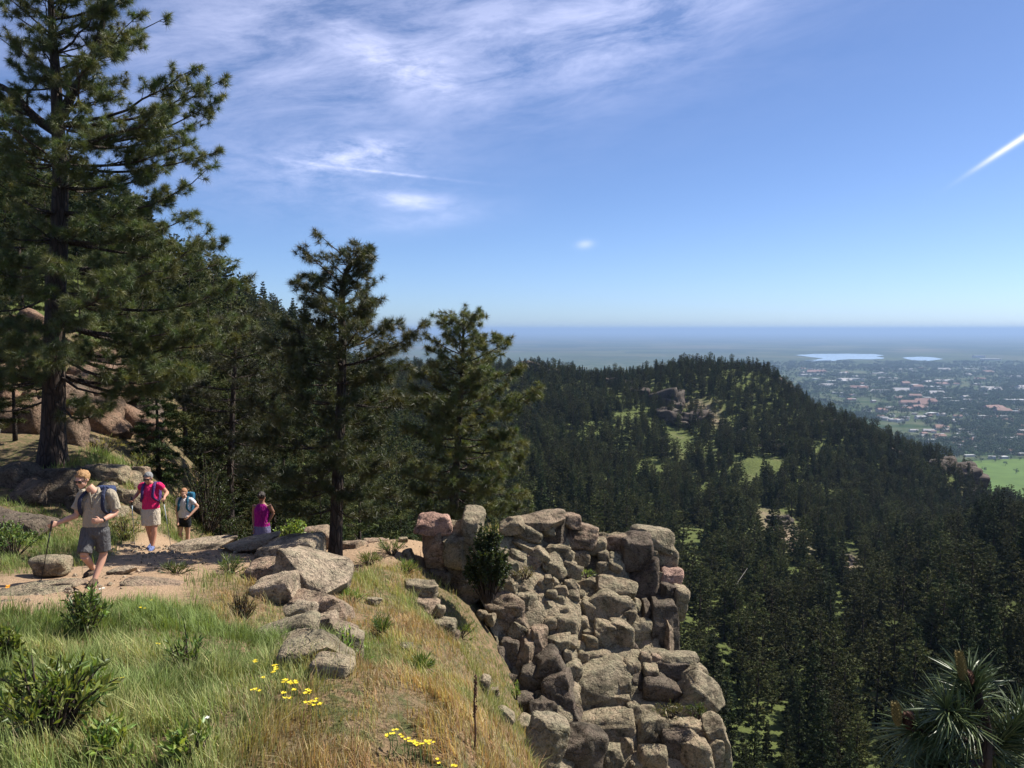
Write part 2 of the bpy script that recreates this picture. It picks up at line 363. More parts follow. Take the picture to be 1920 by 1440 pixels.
# ------------------------------------------------------------------ ground near the camera
NC = [(0,1440,4.2),(300,1440,4.3),(600,1440,4.6),(900,1440,5.3),(0,1250,6.5),(300,1260,6.5),(600,1300,7),(800,1330,7.2),(960,1400,6.7),
      (-300,1250,6),(-300,1150,9.5),(0,1150,9.3),(250,1160,9),(500,1210,9.3),(700,1235,10),(850,1275,10),(100,1115,11),(175,1086,12.2),(330,1105,11.8),(430,1105,12.3),
      (560,1200,11),(640,1200,11.5),(700,1150,13),(800,1185,13.3),(870,1235,12.5),(330,1060,14),(420,1040,15.3),(200,1060,13.6),(560,1060,15.2),(640,1080,16),(700,1060,16.5),(740,1025,17.8),(770,1090,16),
      (285,1035,17.2),(350,1032,19),(343,1036,21),(430,1035,17.5),(500,1052,19),(660,1025,18),(740,1012,19),(590,1030,18),(800,1130,16),(870,1165,16.6),(930,1190,17.6),
      (960,1028,19.3),(1050,1092,19.5),(980,1085,19.0),(960,1180,18.4),(1000,1260,17.8),(1060,1400,17.4),(1150,1500,17.6),(1100,1020,20.6),(1200,1035,20.9),(850,1020,19.5),
      (1000,1480,12.5),(960,1340,14.2),(1100,1580,13),(1060,1620,9),(1200,1750,13),(1350,1650,17),(1150,1800,8),(1100,1900,5),
      (900,1230,24),(1150,1330,26),(1050,1150,23),(700,1130,25),(560,1085,25),(430,1060,26),(780,1080,22),
      (1400,1500,22),(1300,1900,10),(1700,2300,4),
      (100,878,20),(180,850,21.5),(40,890,19.5),(255,895,20.5),(255,965,18.8),(150,985,17.6),(30,1010,15.5),(-150,900,18),(-150,1050,14),(100,780,26),(100,690,32),(250,770,30),(330,880,27),(355,965,24),
      (0,650,34),(-200,620,34),(100,610,41),(250,690,41),(360,790,41),(450,960,34),(-500,700,30),(-400,900,20)]
NP = [W(*c) for c in NC] + [np.array(p, float) for p in ((0, 0, -1.62), (-3, 0, -1.45), (-8, 2, -1.6), (2, 0, -2.3), (0, -4, -1.2), (-6, -4, -0.6), (5, -2, -4), (-14, 4, -1.4), (-14, -3, 0))]
NP = np.array(NP)
_near = TPS(NP[:, :2], NP[:, 2], 2e-3)
TRAIL = [np.array([W(*c)[:2] for c in s]) for s in ([(-120,1150,9.6),(90,1112,11),(200,1085,12.6),(330,1062,14.2),(430,1040,15.6),(520,1033,16.8),(640,1024,18),(740,1013,18.9),(800,1012,19.6)],
         [(330,1062,14.2),(285,1040,16.6),(330,1036,18.0)], [(980,1040,19.2),(1030,1080,18.6)])]
TWID = (1.5, 0.9, 0.5)
def trail_mask(x, y):
    m = np.zeros_like(x)
    for s, w in zip(TRAIL, TWID):
        for a, b in zip(s[:-1], s[1:]):
            ab = b - a; t = np.clip(((x - a[0]) * ab[0] + (y - a[1]) * ab[1]) / (ab @ ab), 0, 1)
            dd = np.hypot(x - a[0] - t * ab[0], y - a[1] - t * ab[1])
            m = np.maximum(m, 1 - np.clip((dd - w * 0.75) / (w * 0.6), 0, 1))
    nz = fbm2(x * 1.3, y * 1.3, 3, 5) * 0.45
    return np.clip(m + nz * (m > 0.02) * (m < 0.98), 0, 1)
def near_z(x, y):
    x = np.atleast_1d(np.asarray(x, float)); y = np.atleast_1d(np.asarray(y, float))
    z = _near(np.stack([x, y], 1))
    return z + 0.07 * fbm2(x * 0.9, y * 0.9, 3, 3) + 0.02 * fbm2(x * 4, y * 4, 2, 9)
def ground_depth(px, py):
    ds_ = np.linspace(3, 44, 1300); P = np.array([W(px, py, d) for d in ds_]); below = P[:, 2] < near_z(P[:, 0], P[:, 1])
    return float(ds_[np.argmax(below)]) if below.any() else 44.0
gx = np.arange(-24, 9.01, 0.2); gy = np.arange(-4, 42.01, 0.2)
GX, GY = np.meshgrid(gx, gy); fx, fy = GX.ravel(), GY.ravel()
GZ = near_z(fx, fy); nxg, nyg = len(gx), len(gy)
ii = (np.arange(nyg - 1)[:, None] * nxg + np.arange(nxg - 1)[None]).ravel()
Qn = np.stack([ii, ii + 1, ii + 1 + nxg, ii + nxg], 1)
qx, qy = fx[ii], fy[ii]
u_ = qx / np.maximum(qy, 0.1)
keep = ~((qy > 23.5) & (u_ > -0.36)) & ~((qy > 30) & (u_ > -0.40))
keep &= ~((u_ > 0.17) & (qy > 9.0)) & ~((u_ > 0.155) & (qy > 15.0) & (qy < 19.8))
tm = trail_mask(fx, fy)
dry = np.clip(tm, 0, 1)
me = mesh('ground', np.stack([fx, fy, GZ], 1), Qn[keep], True, np.stack([dry, dry * 0, dry * 0], 1))
tag(obj('ground', me, M['ground']), kind='structure')

# ------------------------------------------------------------------ far slopes
FCOL = {-1000: [(24,820),(40,570),(80,450),(160,370),(260,330),(400,350),(700,500),(1400,930)],
 -500: [(24,850),(40,580),(80,450),(150,350),(260,310),(400,330),(700,500),(1400,930)],
 0: [(24,960),(40,620),(60,540),(100,470),(160,415),(220,395),(300,450),(600,640),(1400,960)],
 200: [(24,980),(40,720),(60,620),(100,540),(160,485),(240,450),(300,490),(600,660),(1400,965)],
 400: [(24,1120),(40,960),(60,850),(100,740),(160,650),(250,572),(300,600),(600,690),(1400,970)],
 560: [(24,1250),(40,1120),(60,1020),(100,900),(160,790),(230,705),(300,650),(360,675),(600,720),(1400,975)],
 760: [(24,1400),(40,1330),(60,1250),(100,1120),(160,990),(250,870),(350,790),(450,740),(600,702),(700,740),(1400,980)],
 1000: [(24,1560),(40,1500),(60,1430),(100,1310),(160,1140),(250,985),(350,880),(450,800),(550,730),(620,690),(720,735),(1400,985)],
 1280: [(24,1800),(40,1750),(60,1660),(100,1480),(160,1240),(250,1060),(350,950),(450,860),(550,772),(640,690),(740,750),(1400,985)],
 1430: [(60,1720),(100,1500),(160,1260),(250,1075),(350,960),(450,862),(550,775),(630,700),(720,750),(1400,985)],
 1600: [(40,1800),(60,1720),(100,1500),(160,1270),(230,1120),(300,1035),(380,965),(470,880),(550,793),(640,850),(1400,990)],
 1780: [(60,1650),(100,1440),(160,1200),(210,1100),(265,1030),(310,1040),(380,1005),(450,930),(500,878),(600,930),(1400,992)],
 1900: [(60,1600),(100,1380),(160,1150),(210,1050),(260,990),(310,1030),(380,1020),(440,968),(480,960),(600,985),(1400,995)],
 2150: [(60,1480),(100,1250),(160,1030),(210,950),(260,910),(330,930),(450,960),(600,990),(1400,1000)],
 2600: [(60,1300),(100,1080),(160,900),(260,820),(400,800),(700,900),(1400,1000)]}
fu = []; fv = []
for px, L in FCOL.items():
    for d, py in L:
        p = W(px, py, d); fu.append((p[0] / d * 4.0, math.log(d) * 1.6)); fv.append(p[2] / d)
_far = TPS(fu, fv, 1e-4)
def far_z(x, y):
    x = np.atleast_1d(np.asarray(x, float)); y = np.atleast_1d(np.asarray(y, float))
    z = _far(np.stack([x / y * 4.0, np.log(y) * 1.6], 1)) * y
    a = np.clip((y - 40) / 200, 0.1, 1.0) * np.clip((1300 - y) / 400, 0, 1)
    z = z + a * (2.6 * fbm2(x / 45, y / 45, 4, 21) + 1.2 * fbm2(x / 11, y / 11, 3, 23))
    return np.maximum(z, -329.5 + 0 * z)
us = np.linspace(-1.35, 1.05, 230); ds = np.exp(np.linspace(math.log(24), math.log(1500), 220))
U, D = np.meshgrid(us, ds); hx = (U * D).ravel(); hy = D.ravel(); hz = far_z(hx, hy)
n_u = len(us); ii = (np.arange(len(ds) - 1)[:, None] * n_u + np.arange(n_u - 1)[None]).ravel()
hpx, hpy = proj(np.stack([hx, hy, hz], 1))
def ell(px, py, cx, cy, rx, ry, rot=0.0):
    c, s = math.cos(math.radians(rot)), math.sin(math.radians(rot)); dx, dy = px - cx, py - cy
    return np.clip(1.5 - np.hypot((dx * c + dy * s) / rx, (-dx * s + dy * c) / ry), 0, 1)
bare = np.maximum.reduce([ell(hpx, hpy, 1470, 1000, 60, 26, 35), ell(hpx, hpy, 1592, 1055, 24, 16), ell(hpx, hpy, 1320, 775, 50, 10, 35), ell(hpx, hpy, 440, 700, 70, 30), ell(hpx, hpy, 1850, 930, 40, 14, 25)])
me = mesh('hillside', np.stack([hx, hy, hz], 1), np.stack([ii, ii + 1, ii + 1 + n_u, ii + n_u], 1), True, np.stack([bare] * 3, 1))
tag(obj('hillside', me, M['hill']), kind='structure')

# ------------------------------------------------------------------ plain, lakes, meadow, haze
PZ = -330.0
xs = np.linspace(-60000, 60000, 60); ys = np.concatenate([np.linspace(-1500, 12000, 30), np.linspace(14000, 90000, 30)])
X, Y = np.meshgrid(xs, ys); ii = (np.arange(len(ys) - 1)[:, None] * 60 + np.arange(59)[None]).ravel()
tag(obj('plain', mesh('plain', np.stack([X.ravel(), Y.ravel(), np.full(X.size, PZ)], 1), np.stack([ii, ii + 1, ii + 61, ii + 60], 1)), M['plain']), kind='structure')
def onplain(px, py, dz=0.0):
    u = (px - 960) / F; v = -(py - 720) / F; y = _cp + v * _sp; z = -_sp + v * _cp; k = (PZ + dz) / z
    return np.array([u * k, y * k, PZ + dz])
def sheet(name, pts, mat, dz, rough=0.0, seed=1):
    P = [onplain(px, py, dz) for px, py in pts]; Q = []
    for i in range(len(P)):
        a, b = P[i], P[(i + 1) % len(P)]
        for t in np.linspace(0, 1, 8, endpoint=False):
            p = a + (b - a) * t; Q.append(p)
    Q = np.array(Q)
    if rough:
        Q[:, 0] += rough * fbm2(Q[:, 0] / 250, Q[:, 1] / 250, 3, seed) * 0.5; Q[:, 1] += rough * fbm2(Q[:, 0] / 250 + 9, Q[:, 1] / 250, 3, seed + 5)
    Q[:, 2] = PZ + dz
    return obj(name, mesh(name, Q, [list(range(len(Q)))]), mat)
tag(sheet('lake', [(1489,665.5),(1530,663.6),(1590,663),(1640,663.8),(1655,666.5),(1640,668.5),(1664,671.5),(1640,674),(1600,673.5),(1560,676.5),(1516,678),(1508,675.5),(1540,672),(1520,669)], M['water'], 3.0, 60), kind='structure')
tag(sheet('lake', [(1690,670.5),(1720,668.5),(1748,669.5),(1769,673.5),(1740,676.5),(1712,675.5)], M['water'], 3.0, 40, 4), kind='structure')
tag(sheet('meadow', [(1795,868),(1830,864),(1880,861),(1960,859),(2100,862),(2200,900),(2150,960),(1950,975),(1850,960),(1790,900)], M['meadow'], 3.0), kind='structure')

hzm = bpy.data.materials.new('haze'); hzm.use_nodes = True; ht = hzm.node_tree; ht.nodes.clear()
pv = nd(ht, 'ShaderNodeVolumePrincipled', inp={'Color': (0.36, 0.53, 0.80, 1), 'Density': 6.0e-5, 'Anisotropy': 0.15, 'Absorption Color': (0.0, 0.0, 0.0, 1)})
ho = nd(ht, 'ShaderNodeOutputMaterial'); ht.links.new(pv.outputs[0], ho.inputs['Volume'])
b0, b1 = np.array([-70000, -3000, -332.0]), np.array([70000, 95000, 70.0])
Vb = np.array([[x, y, z] for z in (b0[2], b1[2]) for y in (b0[1], b1[1]) for x in (b0[0], b1[0])])
hb = obj('haze', mesh('haze', Vb, np.array([[0, 2, 3, 1], [4, 5, 7, 6], [0, 1, 5, 4], [2, 6, 7, 3], [0, 4, 6, 2], [1, 3, 7, 5]])), hzm)
tag(hb, kind='stuff')

# ------------------------------------------------------------------ rocks
def quadsphere(n):
    g = np.linspace(-1, 1, n + 1); V = []; Q = []; key = {}
    def vid(p):
        k = tuple(np.round(p, 5))
        if k not in key: key[k] = len(V); V.append(p)
        return key[k]
    for ax in range(3):
        for s in (-1, 1):
            for i in range(n):
                for j in range(n):
                    q = []
                    for di, dj in ((0, 0), (1, 0), (1, 1), (0, 1)):
                        p = np.zeros(3); p[ax] = s; p[(ax + 1) % 3] = g[i + di]; p[(ax + 2) % 3] = g[j + dj]; q.append(vid(p))
                    Q.append(q if s > 0 else q[::-1])
    return np.array(V), np.array(Q)
QS = {n: quadsphere(n) for n in (2, 5, 8, 11, 14, 18)}
def rock_geo(size, p=5.0, cuts=4, rough=0.09, n=8, seed=None, cutlo=0.70):
    C, Q = QS[n]; C = np.sign(C) * np.abs(np.tan(C * math.pi / 4)); r = np.random.default_rng(seed if seed is not None else R.randrange(1 << 30))
    Dv = C / np.linalg.norm(C, axis=1, keepdims=True)
    p = p * 1.5
    V = Dv / (np.sum(np.abs(Dv) ** p, axis=1, keepdims=True)) ** (1 / p)
    sh = r.uniform(-0.16, 0.16, 3); V[:, 0] += sh[0] * V[:, 2]; V[:, 0] *= 1 - 0.14 * sh[1] / 0.16 * V[:, 2]
    for _ in range(cuts):
        nn = norm(r.normal(size=3)); o = r.uniform(cutlo, 1.1)
        V -= np.outer(np.maximum(V @ nn - o, 0), nn)
    size = np.asarray(size, float); V = V * size / 2
    s = float(np.min(size)); off = r.uniform(-50, 50, 3)
    V += Dv * (fbm(V / (0.55 * s) + off, 2, 3)[:, None] * rough * s * 0.8 + fbm(V / (0.16 * s) + off, 3, 9)[:, None] * rough * s * 0.30)
    # bedding notches
    k = r.uniform(2.0, 4.0); ph = r.uniform(0, 6)
    V -= Dv * (np.exp(-((np.sin(V[:, 2] / size[2] * 3.1 * k / 2 + ph + 0.6 * V[:, 0] / size[0])) / 0.13) ** 2) * 0.035 * s)[:, None]
    return V, Q
def rot_m(rx, ry, rz): return np.array(Matrix.Rotation(rz, 3, 'Z') @ Matrix.Rotation(ry, 3, 'Y') @ Matrix.Rotation(rx, 3, 'X'))
def block(name, px, py, w, h, rot, d, mat, parent=None, p=5.0, cuts=4, rough=0.09, dep=None, n=8, grow=1.1, tilt=(0, 0), back=0.3, cutlo=0.70, turn=12):
    """one boulder: w x h photo pixels at d metres, rot degrees anticlockwise as seen, with a depth of its own"""
    sx = w / F * d * grow; sz = h / F * d * grow
    sy = dep if dep is not None else max(sx, sz) * R.uniform(0.75, 1.05)
    V, Q = rock_geo((sx, sy, sz), p, cuts, rough, n, cutlo=cutlo)
    V = V @ rot_m(math.radians(tilt[0] + R.uniform(-7, 7)), -math.radians(rot), math.radians(tilt[1] + R.uniform(-turn, turn))).T
    c = W(px, py, d + sy * back)
    o = obj(name, mesh(name, V, Q, True), mat, parent)
    base = np.array(parent.location) if parent is not None else np.zeros(3)
    o.location = c - base
    return o
def dcliff(px, py):
    top = 20.3 if px > 1080 else 18.2 + 1.6 * max(0, (px - 900) / 180)
    d = top - np.clip((py - 1000) / 440, 0, 1.2) * (4.7 if px > 1050 else 4.7 * (0.35 + 0.65 * np.clip((px - 850) / 200, 0, 1)))
    if px > 1180 and 1050 < py < 1215: d += 0.5
    return d
CL = [ # px, py, w, h, rot, material letter, roundness
(813,983,62,34,5,'k',5),(817,1027,44,68,6,'p',4),(856,1018,48,80,0,'r',7),(884,1008,40,96,-8,'r',7),(866,1090,70,74,2,'d',7),(820,1092,46,62,-10,'d',6),(831,1070,15,22,0,'p',4),
(767,1049,18,32,15,'r',4),(783,1075,15,18,0,'r',3),(787,1108,62,34,-10,'r',4),(785,1135,64,32,-18,'p',5),(823,1146,18,22,-20,'r',4),(830,1173,46,24,-8,'r',4),(836,1191,44,20,-15,'p',4),
(1010,978,76,28,4,'p',5),(960,986,36,24,4,'r',5),(982,1000,52,30,-28,'r',5),(1038,1002,38,56,-4,'d',8),(1078,1004,64,36,-6,'p',5),(1068,976,34,20,-8,'p',4),(1022,990,26,22,0,'r',4),
(985,1020,52,16,-22,'r',6),(1010,1044,30,24,-50,'r',6),(1042,1062,38,28,-48,'r',6),(1040,1034,42,20,-4,'r',6),(1000,1054,24,18,-20,'p',5),(970,1040,26,14,-20,'r',5),(1062,1046,22,26,-30,'r',5),
(942,1093,28,28,20,'r',3.5),(916,1107,9,22,0,'p',5),(955,1064,28,18,0,'r',4),(960,1105,18,20,0,'r',4),(975,1108,26,18,0,'r',4),
(945,1132,58,34,-8,'p',4),(983,1135,42,38,-10,'r',5),(1010,1128,20,26,5,'r',4),(1016,1096,13,20,0,'r',4),(1028,1096,13,26,0,'r',4),(1040,1098,13,24,-10,'r',4),(1034,1114,18,14,0,'r',3),(1052,1108,20,16,10,'r',4),(1048,1127,22,22,0,'r',3),(1028,1134,18,16,0,'r',3),
(965,1168,64,38,-4,'p',4.5),(972,1184,30,24,-30,'r',5),(1005,1192,28,18,-20,'p',5),(920,1162,17,18,0,'r',4),(905,1155,20,14,-20,'r',4),
(1031,1171,22,22,0,'r',3),(1061,1172,40,38,0,'r',3),(1054,1149,24,20,15,'r',3),(1030,1152,22,14,0,'r',3.5),
(1118,1023,34,28,0,'r',2.6),(1088,1047,30,30,0,'r',2.5),(1132,1046,20,24,8,'r',3),(1151,1047,20,18,-20,'r',3),(1131,1066,22,24,0,'r',3),(1153,1061,22,20,-10,'r',3),(1066,1064,26,22,-30,'r',4),(1080,1074,20,20,0,'r',4),
(1156,1014,60,22,6,'p',5),(1189,1032,50,54,4,'d',6),(1220,1016,64,42,-6,'r',4),(1240,1055,42,50,-4,'r',6),(1214,1053,26,22,10,'r',4),(1232,1091,20,38,4,'r',5),(1254,1089,34,42,-6,'k',7),(1270,1128,24,50,-12,'r',7),(1252,1124,30,52,-8,'d',6),(1195,1108,58,120,3,'d',6),(1237,1182,44,96,2,'d',6),(1252,1192,14,56,0,'p',6),(1212,1160,30,60,0,'d',6),
(1152,1106,56,36,-12,'r',5),(1140,1142,74,54,-12,'r',5),(1184,1142,20,34,-22,'r',4),(1179,1159,18,24,-10,'r',4),(1190,1163,14,18,0,'r',4),(1103,1094,48,28,-6,'r',6),(1083,1143,26,30,-15,'r',4),(1098,1150,22,44,-18,'r',4),(1091,1168,22,22,0,'r',3),(1072,1118,22,22,0,'r',3.5),(1085,1120,18,20,0,'r',3.5),(1068,1098,20,18,0,'r',4),
(1134,1196,32,48,-6,'r',5),(1165,1200,34,54,-8,'r',5),(1193,1196,38,56,-4,'r',4.5),(1150,1180,24,16,-10,'r',4),
(1045,1207,38,26,2,'r',4.5),(1072,1204,18,20,0,'r',5),(1083,1218,18,22,0,'r',3.5),(1107,1205,22,24,0,'r',4),(1104,1187,20,16,0,'r',3),(1062,1192,26,14,0,'r',4),(1100,1222,22,18,0,'r',3.5),
(1010,1212,28,58,0,'p',6),(987,1234,34,62,4,'p',6),(955,1222,26,38,0,'d',4),(940,1244,44,56,10,'d',4),(1040,1224,36,18,4,'p',3.5),(1030,1270,60,72,30,'d',5),(1072,1257,34,26,25,'r',4),(1128,1241,68,44,-2,'r',3.5),(1065,1230,16,22,0,'r',3),(1091,1235,20,22,0,'r',3.5),(1000,1280,46,60,10,'d',5),(1086,1270,40,24,-20,'r',5),
(1183,1255,30,34,0,'r',2.6),(1125,1300,108,96,14,'r',5),(1052,1306,50,74,12,'d',5),(1156,1317,40,26,6,'r',5),(1165,1268,30,44,-10,'r',6),(1172,1292,18,40,10,'r',5),
(1210,1241,22,24,-20,'p',4),(1218,1273,28,54,-6,'r',5),(1236,1239,28,16,-18,'p',5),(1268,1241,58,28,-4,'r',4),(1257,1263,50,38,0,'d',6),(1294,1268,42,46,-38,'r',5),(1304,1312,62,74,-36,'r',5),(1196,1282,24,36,0,'d',5),(1240,1300,60,50,0,'d',5),
(1142,1376,82,62,8,'r',4.5),(1162,1338,28,12,8,'r',4),(1180,1360,20,42,12,'r',4),(1194,1350,22,44,14,'r',4),(1212,1338,30,32,0,'r',2.6),(1222,1378,52,56,0,'r',4.5),(1243,1358,28,34,-35,'r',4),(1264,1360,50,28,-16,'r',5),(1306,1380,50,28,-16,'r',5),(1312,1361,68,24,-6,'r',5),(1342,1392,32,80,6,'r',4.5),(1298,1420,52,62,4,'r',4),(1329,1418,30,64,-8,'r',5),(1222,1428,44,46,0,'r',4),(1078,1412,82,84,-14,'d',5),(1146,1428,34,44,0,'r',5),(1175,1408,26,42,-8,'r',4),(1196,1436,26,20,0,'r',3),(1262,1410,44,70,0,'d',5),(1285,1335,50,30,0,'r',5),
(1018,1404,58,96,-12,'r',4),(985,1330,40,50,10,'d',5),(960,1290,34,50,0,'d',5),(1020,1340,50,50,0,'d',5)]
outc = empty('rock_outcrop', W(1120, 1450, 18))
tag(outc, 'stepped outcrop of jointed tan granite blocks dropping to the forested valley', 'rock outcrop')
mats = {'r': M['rock'], 'p': M['rock_pink'], 'd': M['rock_dark_shade'], 'q': M['rock_pale'], 'k': M['rock_rose']}
for px, py, w, h, rot, k, p in CL:
    big = max(w, h)
    if px < 840 and py > 1100: d = 15.6 - (py - 1108) * 0.012
    elif px < 900 and py < 1130: d = 17.4
    elif (px, py) == (1018, 1404): d = 8.4
    else: d = dcliff(px, py)
    rd = p < 3.5
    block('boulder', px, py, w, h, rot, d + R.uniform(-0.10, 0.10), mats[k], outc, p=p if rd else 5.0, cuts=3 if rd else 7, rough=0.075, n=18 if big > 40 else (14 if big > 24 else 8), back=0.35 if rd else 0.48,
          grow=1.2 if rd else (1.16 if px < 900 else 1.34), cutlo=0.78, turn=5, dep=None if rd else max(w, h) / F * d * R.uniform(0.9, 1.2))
# the mass behind the blocks
rows = np.linspace(1000, 1560, 64); lft = np.interp(rows, [1000, 1100, 1200, 1300, 1400, 1560], [905, 890, 925, 960, 1020, 1060])
rgt = np.interp(rows, [1000, 1020, 1090, 1150, 1200, 1235, 1280, 1330, 1400, 1560], [1215, 1236, 1244, 1246, 1236, 1250, 1280, 1300, 1326, 1340])
Vc = []; nc = 70
for layer in (0.20, 3.2):
    for py, a, b in zip(rows, lft, rgt):
        for px in np.linspace(a, b, nc):
            Vc.append(W(px, py, dcliff(px, py) + layer))
Vc = np.array(Vc); Vc += 0.16 * np.stack([fbm(Vc * 1.5 + k * 31, 3, 40 + k) for k in range(3)], 1)
nr = len(rows); ii = (np.arange(nr - 1)[:, None] * nc + np.arange(nc - 1)[None]).ravel(); o_ = nr * nc
Qc = [np.stack([ii, ii + nc, ii + nc + 1, ii + 1], 1), np.stack([ii + o_, ii + 1 + o_, ii + nc + 1 + o_, ii + nc + o_], 1)]
def strip(a, b): return np.stack([a[:-1], a[1:], b[1:], b[:-1]], 1)
tp = np.arange(nc); bt = tp + (nr - 1) * nc; le = np.arange(nr) * nc; ri = le + nc - 1
for e in (tp, bt, le, ri): Qc.append(strip(e, e + o_))
cb = np.array(outc.location)
obj('bedrock', mesh('bedrock', Vc - cb, np.concatenate(Qc), True), M['rock'], outc)
# small broken rock filling the joints
for k in range(36):
    py = R.uniform(1060, 1440); px = R.uniform(np.interp(py, [1060, 1200, 1300, 1440], [940, 1000, 1060, 1130]), np.interp(py, [1060, 1150, 1230, 1330, 1440], [1170, 1180, 1200, 1290, 1320]))
    s = R.uniform(11, 24)
    block('boulder', px, py, s * R.uniform(0.8, 1.4), s, R.uniform(-40, 40), dcliff(px, py) + 0.32, mats[R.choice('rrd')], outc, p=R.uniform(2.6, 5), cuts=3, n=5)

ob2 = empty('rock_outcrop', W(590, 1200, 12.5))
tag(ob2, 'lichen-covered slabby outcrop in the grass in front of the bare-trunked pine', 'rock outcrop')
for px, py, w, h, rot, k, p in [(545,1046,92,56,6,'q',5),(512,1076,70,40,4,'p',5),(582,1096,112,96,-16,'q',6),(526,1114,78,54,12,'q',5),(606,1150,76,72,10,'p',6),(558,1154,66,46,4,'q',5),
        (548,1196,104,60,20,'r',5),(562,1220,88,50,24,'r',5),(592,1238,108,72,8,'r',5),(640,1196,50,44,-14,'p',5),(652,1226,58,66,-24,'r',5),(626,1264,62,56,0,'r',4),(612,1281,28,24,0,'r',3),(590,1180,70,40,8,'q',5)]:
    d = ground_depth(px, py + 0.22 * h) + 0.12
    block('boulder', px, py, w, h, rot, d, mats[k], ob2, p=p, cuts=6, rough=0.06, n=18, back=0.16, grow=1.25, turn=5, cutlo=0.66)

def lone(name, label, cat, px, py, w, h, rot, d, k='r', p=4.0, cuts=5, n=11, group=None, dep=None):
    o = block(name, px, py, w, h, rot, d, mats[k] if k in mats else M[k], None, p=p, cuts=cuts, n=n, dep=dep, back=0.2)
    return tag(o, label, cat, group)
lone('boulder', 'dark boulder with a pale top beside the trail left of the bare pine trunk', 'boulder', 600, 1008, 50, 38, 8, 18.3, 'p', 3.5)
lone('rock_slab', 'flat tilted grey slab at the trail edge below the hiker in the magenta vest', 'rock', 468, 1018, 96, 20, 7, 16.2, 'q', 7, dep=0.7)
lone('rock_slab', 'low layered pink slabs across the trail right of the hiker in the red top', 'rock', 378, 1021, 96, 15, 3, 16.8, 'q', 7, dep=0.9)
lone('boulder', 'small pointed stone behind the pale slabs left of the green shrub', 'boulder', 562, 1019, 18, 24, 0, 15.9, 'r')
lone('boulder', 'round mossy boulder by the foot of the black trekking pole', 'boulder', 97, 1060, 58, 34, 0, 12.6, 'r', 3)
lone('stone', 'grey wedge of stone lying on the trail beside the khaki-shirted man', 'stone', 232, 1070, 46, 14, 14, 12.9, 'q')
lone('stone', 'small pale flat stone on the trail left of the red-topped hiker', 'stone', 227, 1038, 30, 12, 0, 15.6, 'p')
lone('rock_slab', 'broad flat pale stone at the lower trail edge in the left foreground', 'rock', 60, 1112, 120, 24, 2, 11.2, 'r', 5)
lone('rock_slab', 'flat cream stone set in the trail below the grey wedge of stone', 'rock', 290, 1097, 96, 20, -4, 12.0, 'p', 5)
lone('stone', 'thin flat stone beside the boots of the man in the khaki shirt', 'stone', 128, 1094, 54, 13, 4, 11.6, 'p', 5)
lone('rock_slab', 'pale slab at the far left picture edge half hidden by grass', 'rock', 20, 1142, 70, 18, 0, 10.0, 'r', 5)
lone('boulder', 'weathered grey ledge at the left picture edge behind the leafy shrub', 'boulder', 35, 985, 110, 46, -4, 16.0, 'd', 7)
lone('rock_slab', 'low pinkish rock on the trail just right of the bare pine trunk', 'rock', 668, 1023, 46, 18, 0, 18.0, 'p')
lone('stone', 'long low stone at the far side of the trail before the pink slab', 'stone', 706, 1015, 40, 12, -4, 18.6, 'p')
lone('stone', 'small grey stone at the trail edge left of the leaning boulders', 'stone', 756, 1014, 16, 13, 0, 18.6, 'r')
bank = empty('rock_bank', W(180, 960, 19.6)); tag(bank, 'bank of cracked tan boulders below the big pine behind the hikers', 'rock bank')
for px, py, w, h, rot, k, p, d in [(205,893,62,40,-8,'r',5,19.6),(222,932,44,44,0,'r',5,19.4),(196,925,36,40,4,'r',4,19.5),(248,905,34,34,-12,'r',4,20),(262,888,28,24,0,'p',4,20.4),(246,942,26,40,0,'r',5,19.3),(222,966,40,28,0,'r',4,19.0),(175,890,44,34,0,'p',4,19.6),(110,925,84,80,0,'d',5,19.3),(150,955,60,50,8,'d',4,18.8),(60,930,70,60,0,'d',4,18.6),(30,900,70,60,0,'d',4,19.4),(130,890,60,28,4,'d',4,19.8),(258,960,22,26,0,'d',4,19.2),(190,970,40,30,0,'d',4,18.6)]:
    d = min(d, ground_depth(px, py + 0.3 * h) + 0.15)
    block('boulder', px, py, w, h, rot, d, mats[k], bank, p=p, cuts=5, n=11, grow=1.15)  # the dark boulders carry the shade of the bank in their colour
crag = empty('rock_crag', W(60, 700, 36)); tag(crag, 'shattered reddish rock face on the slope behind the big left pine trunk', 'rock crag')
for k in range(56):
    if k < 26: px, py = R.uniform(-40, 90), R.uniform(570, 830)
    else: px, py = min(R.gauss(185, 42), 265), R.gauss(740, 45)
    s = R.uniform(22, 62); d = ground_depth(px, py + 0.25 * s) + 0.2; block('boulder', px, py, s * R.uniform(0.8, 1.6), s, R.uniform(-30, 30), d, M['rock_red'] if k % 4 else M['rock_dark_shade'], crag, p=R.uniform(3, 6), cuts=5, n=8 if s > 25 else 5, grow=1.2)
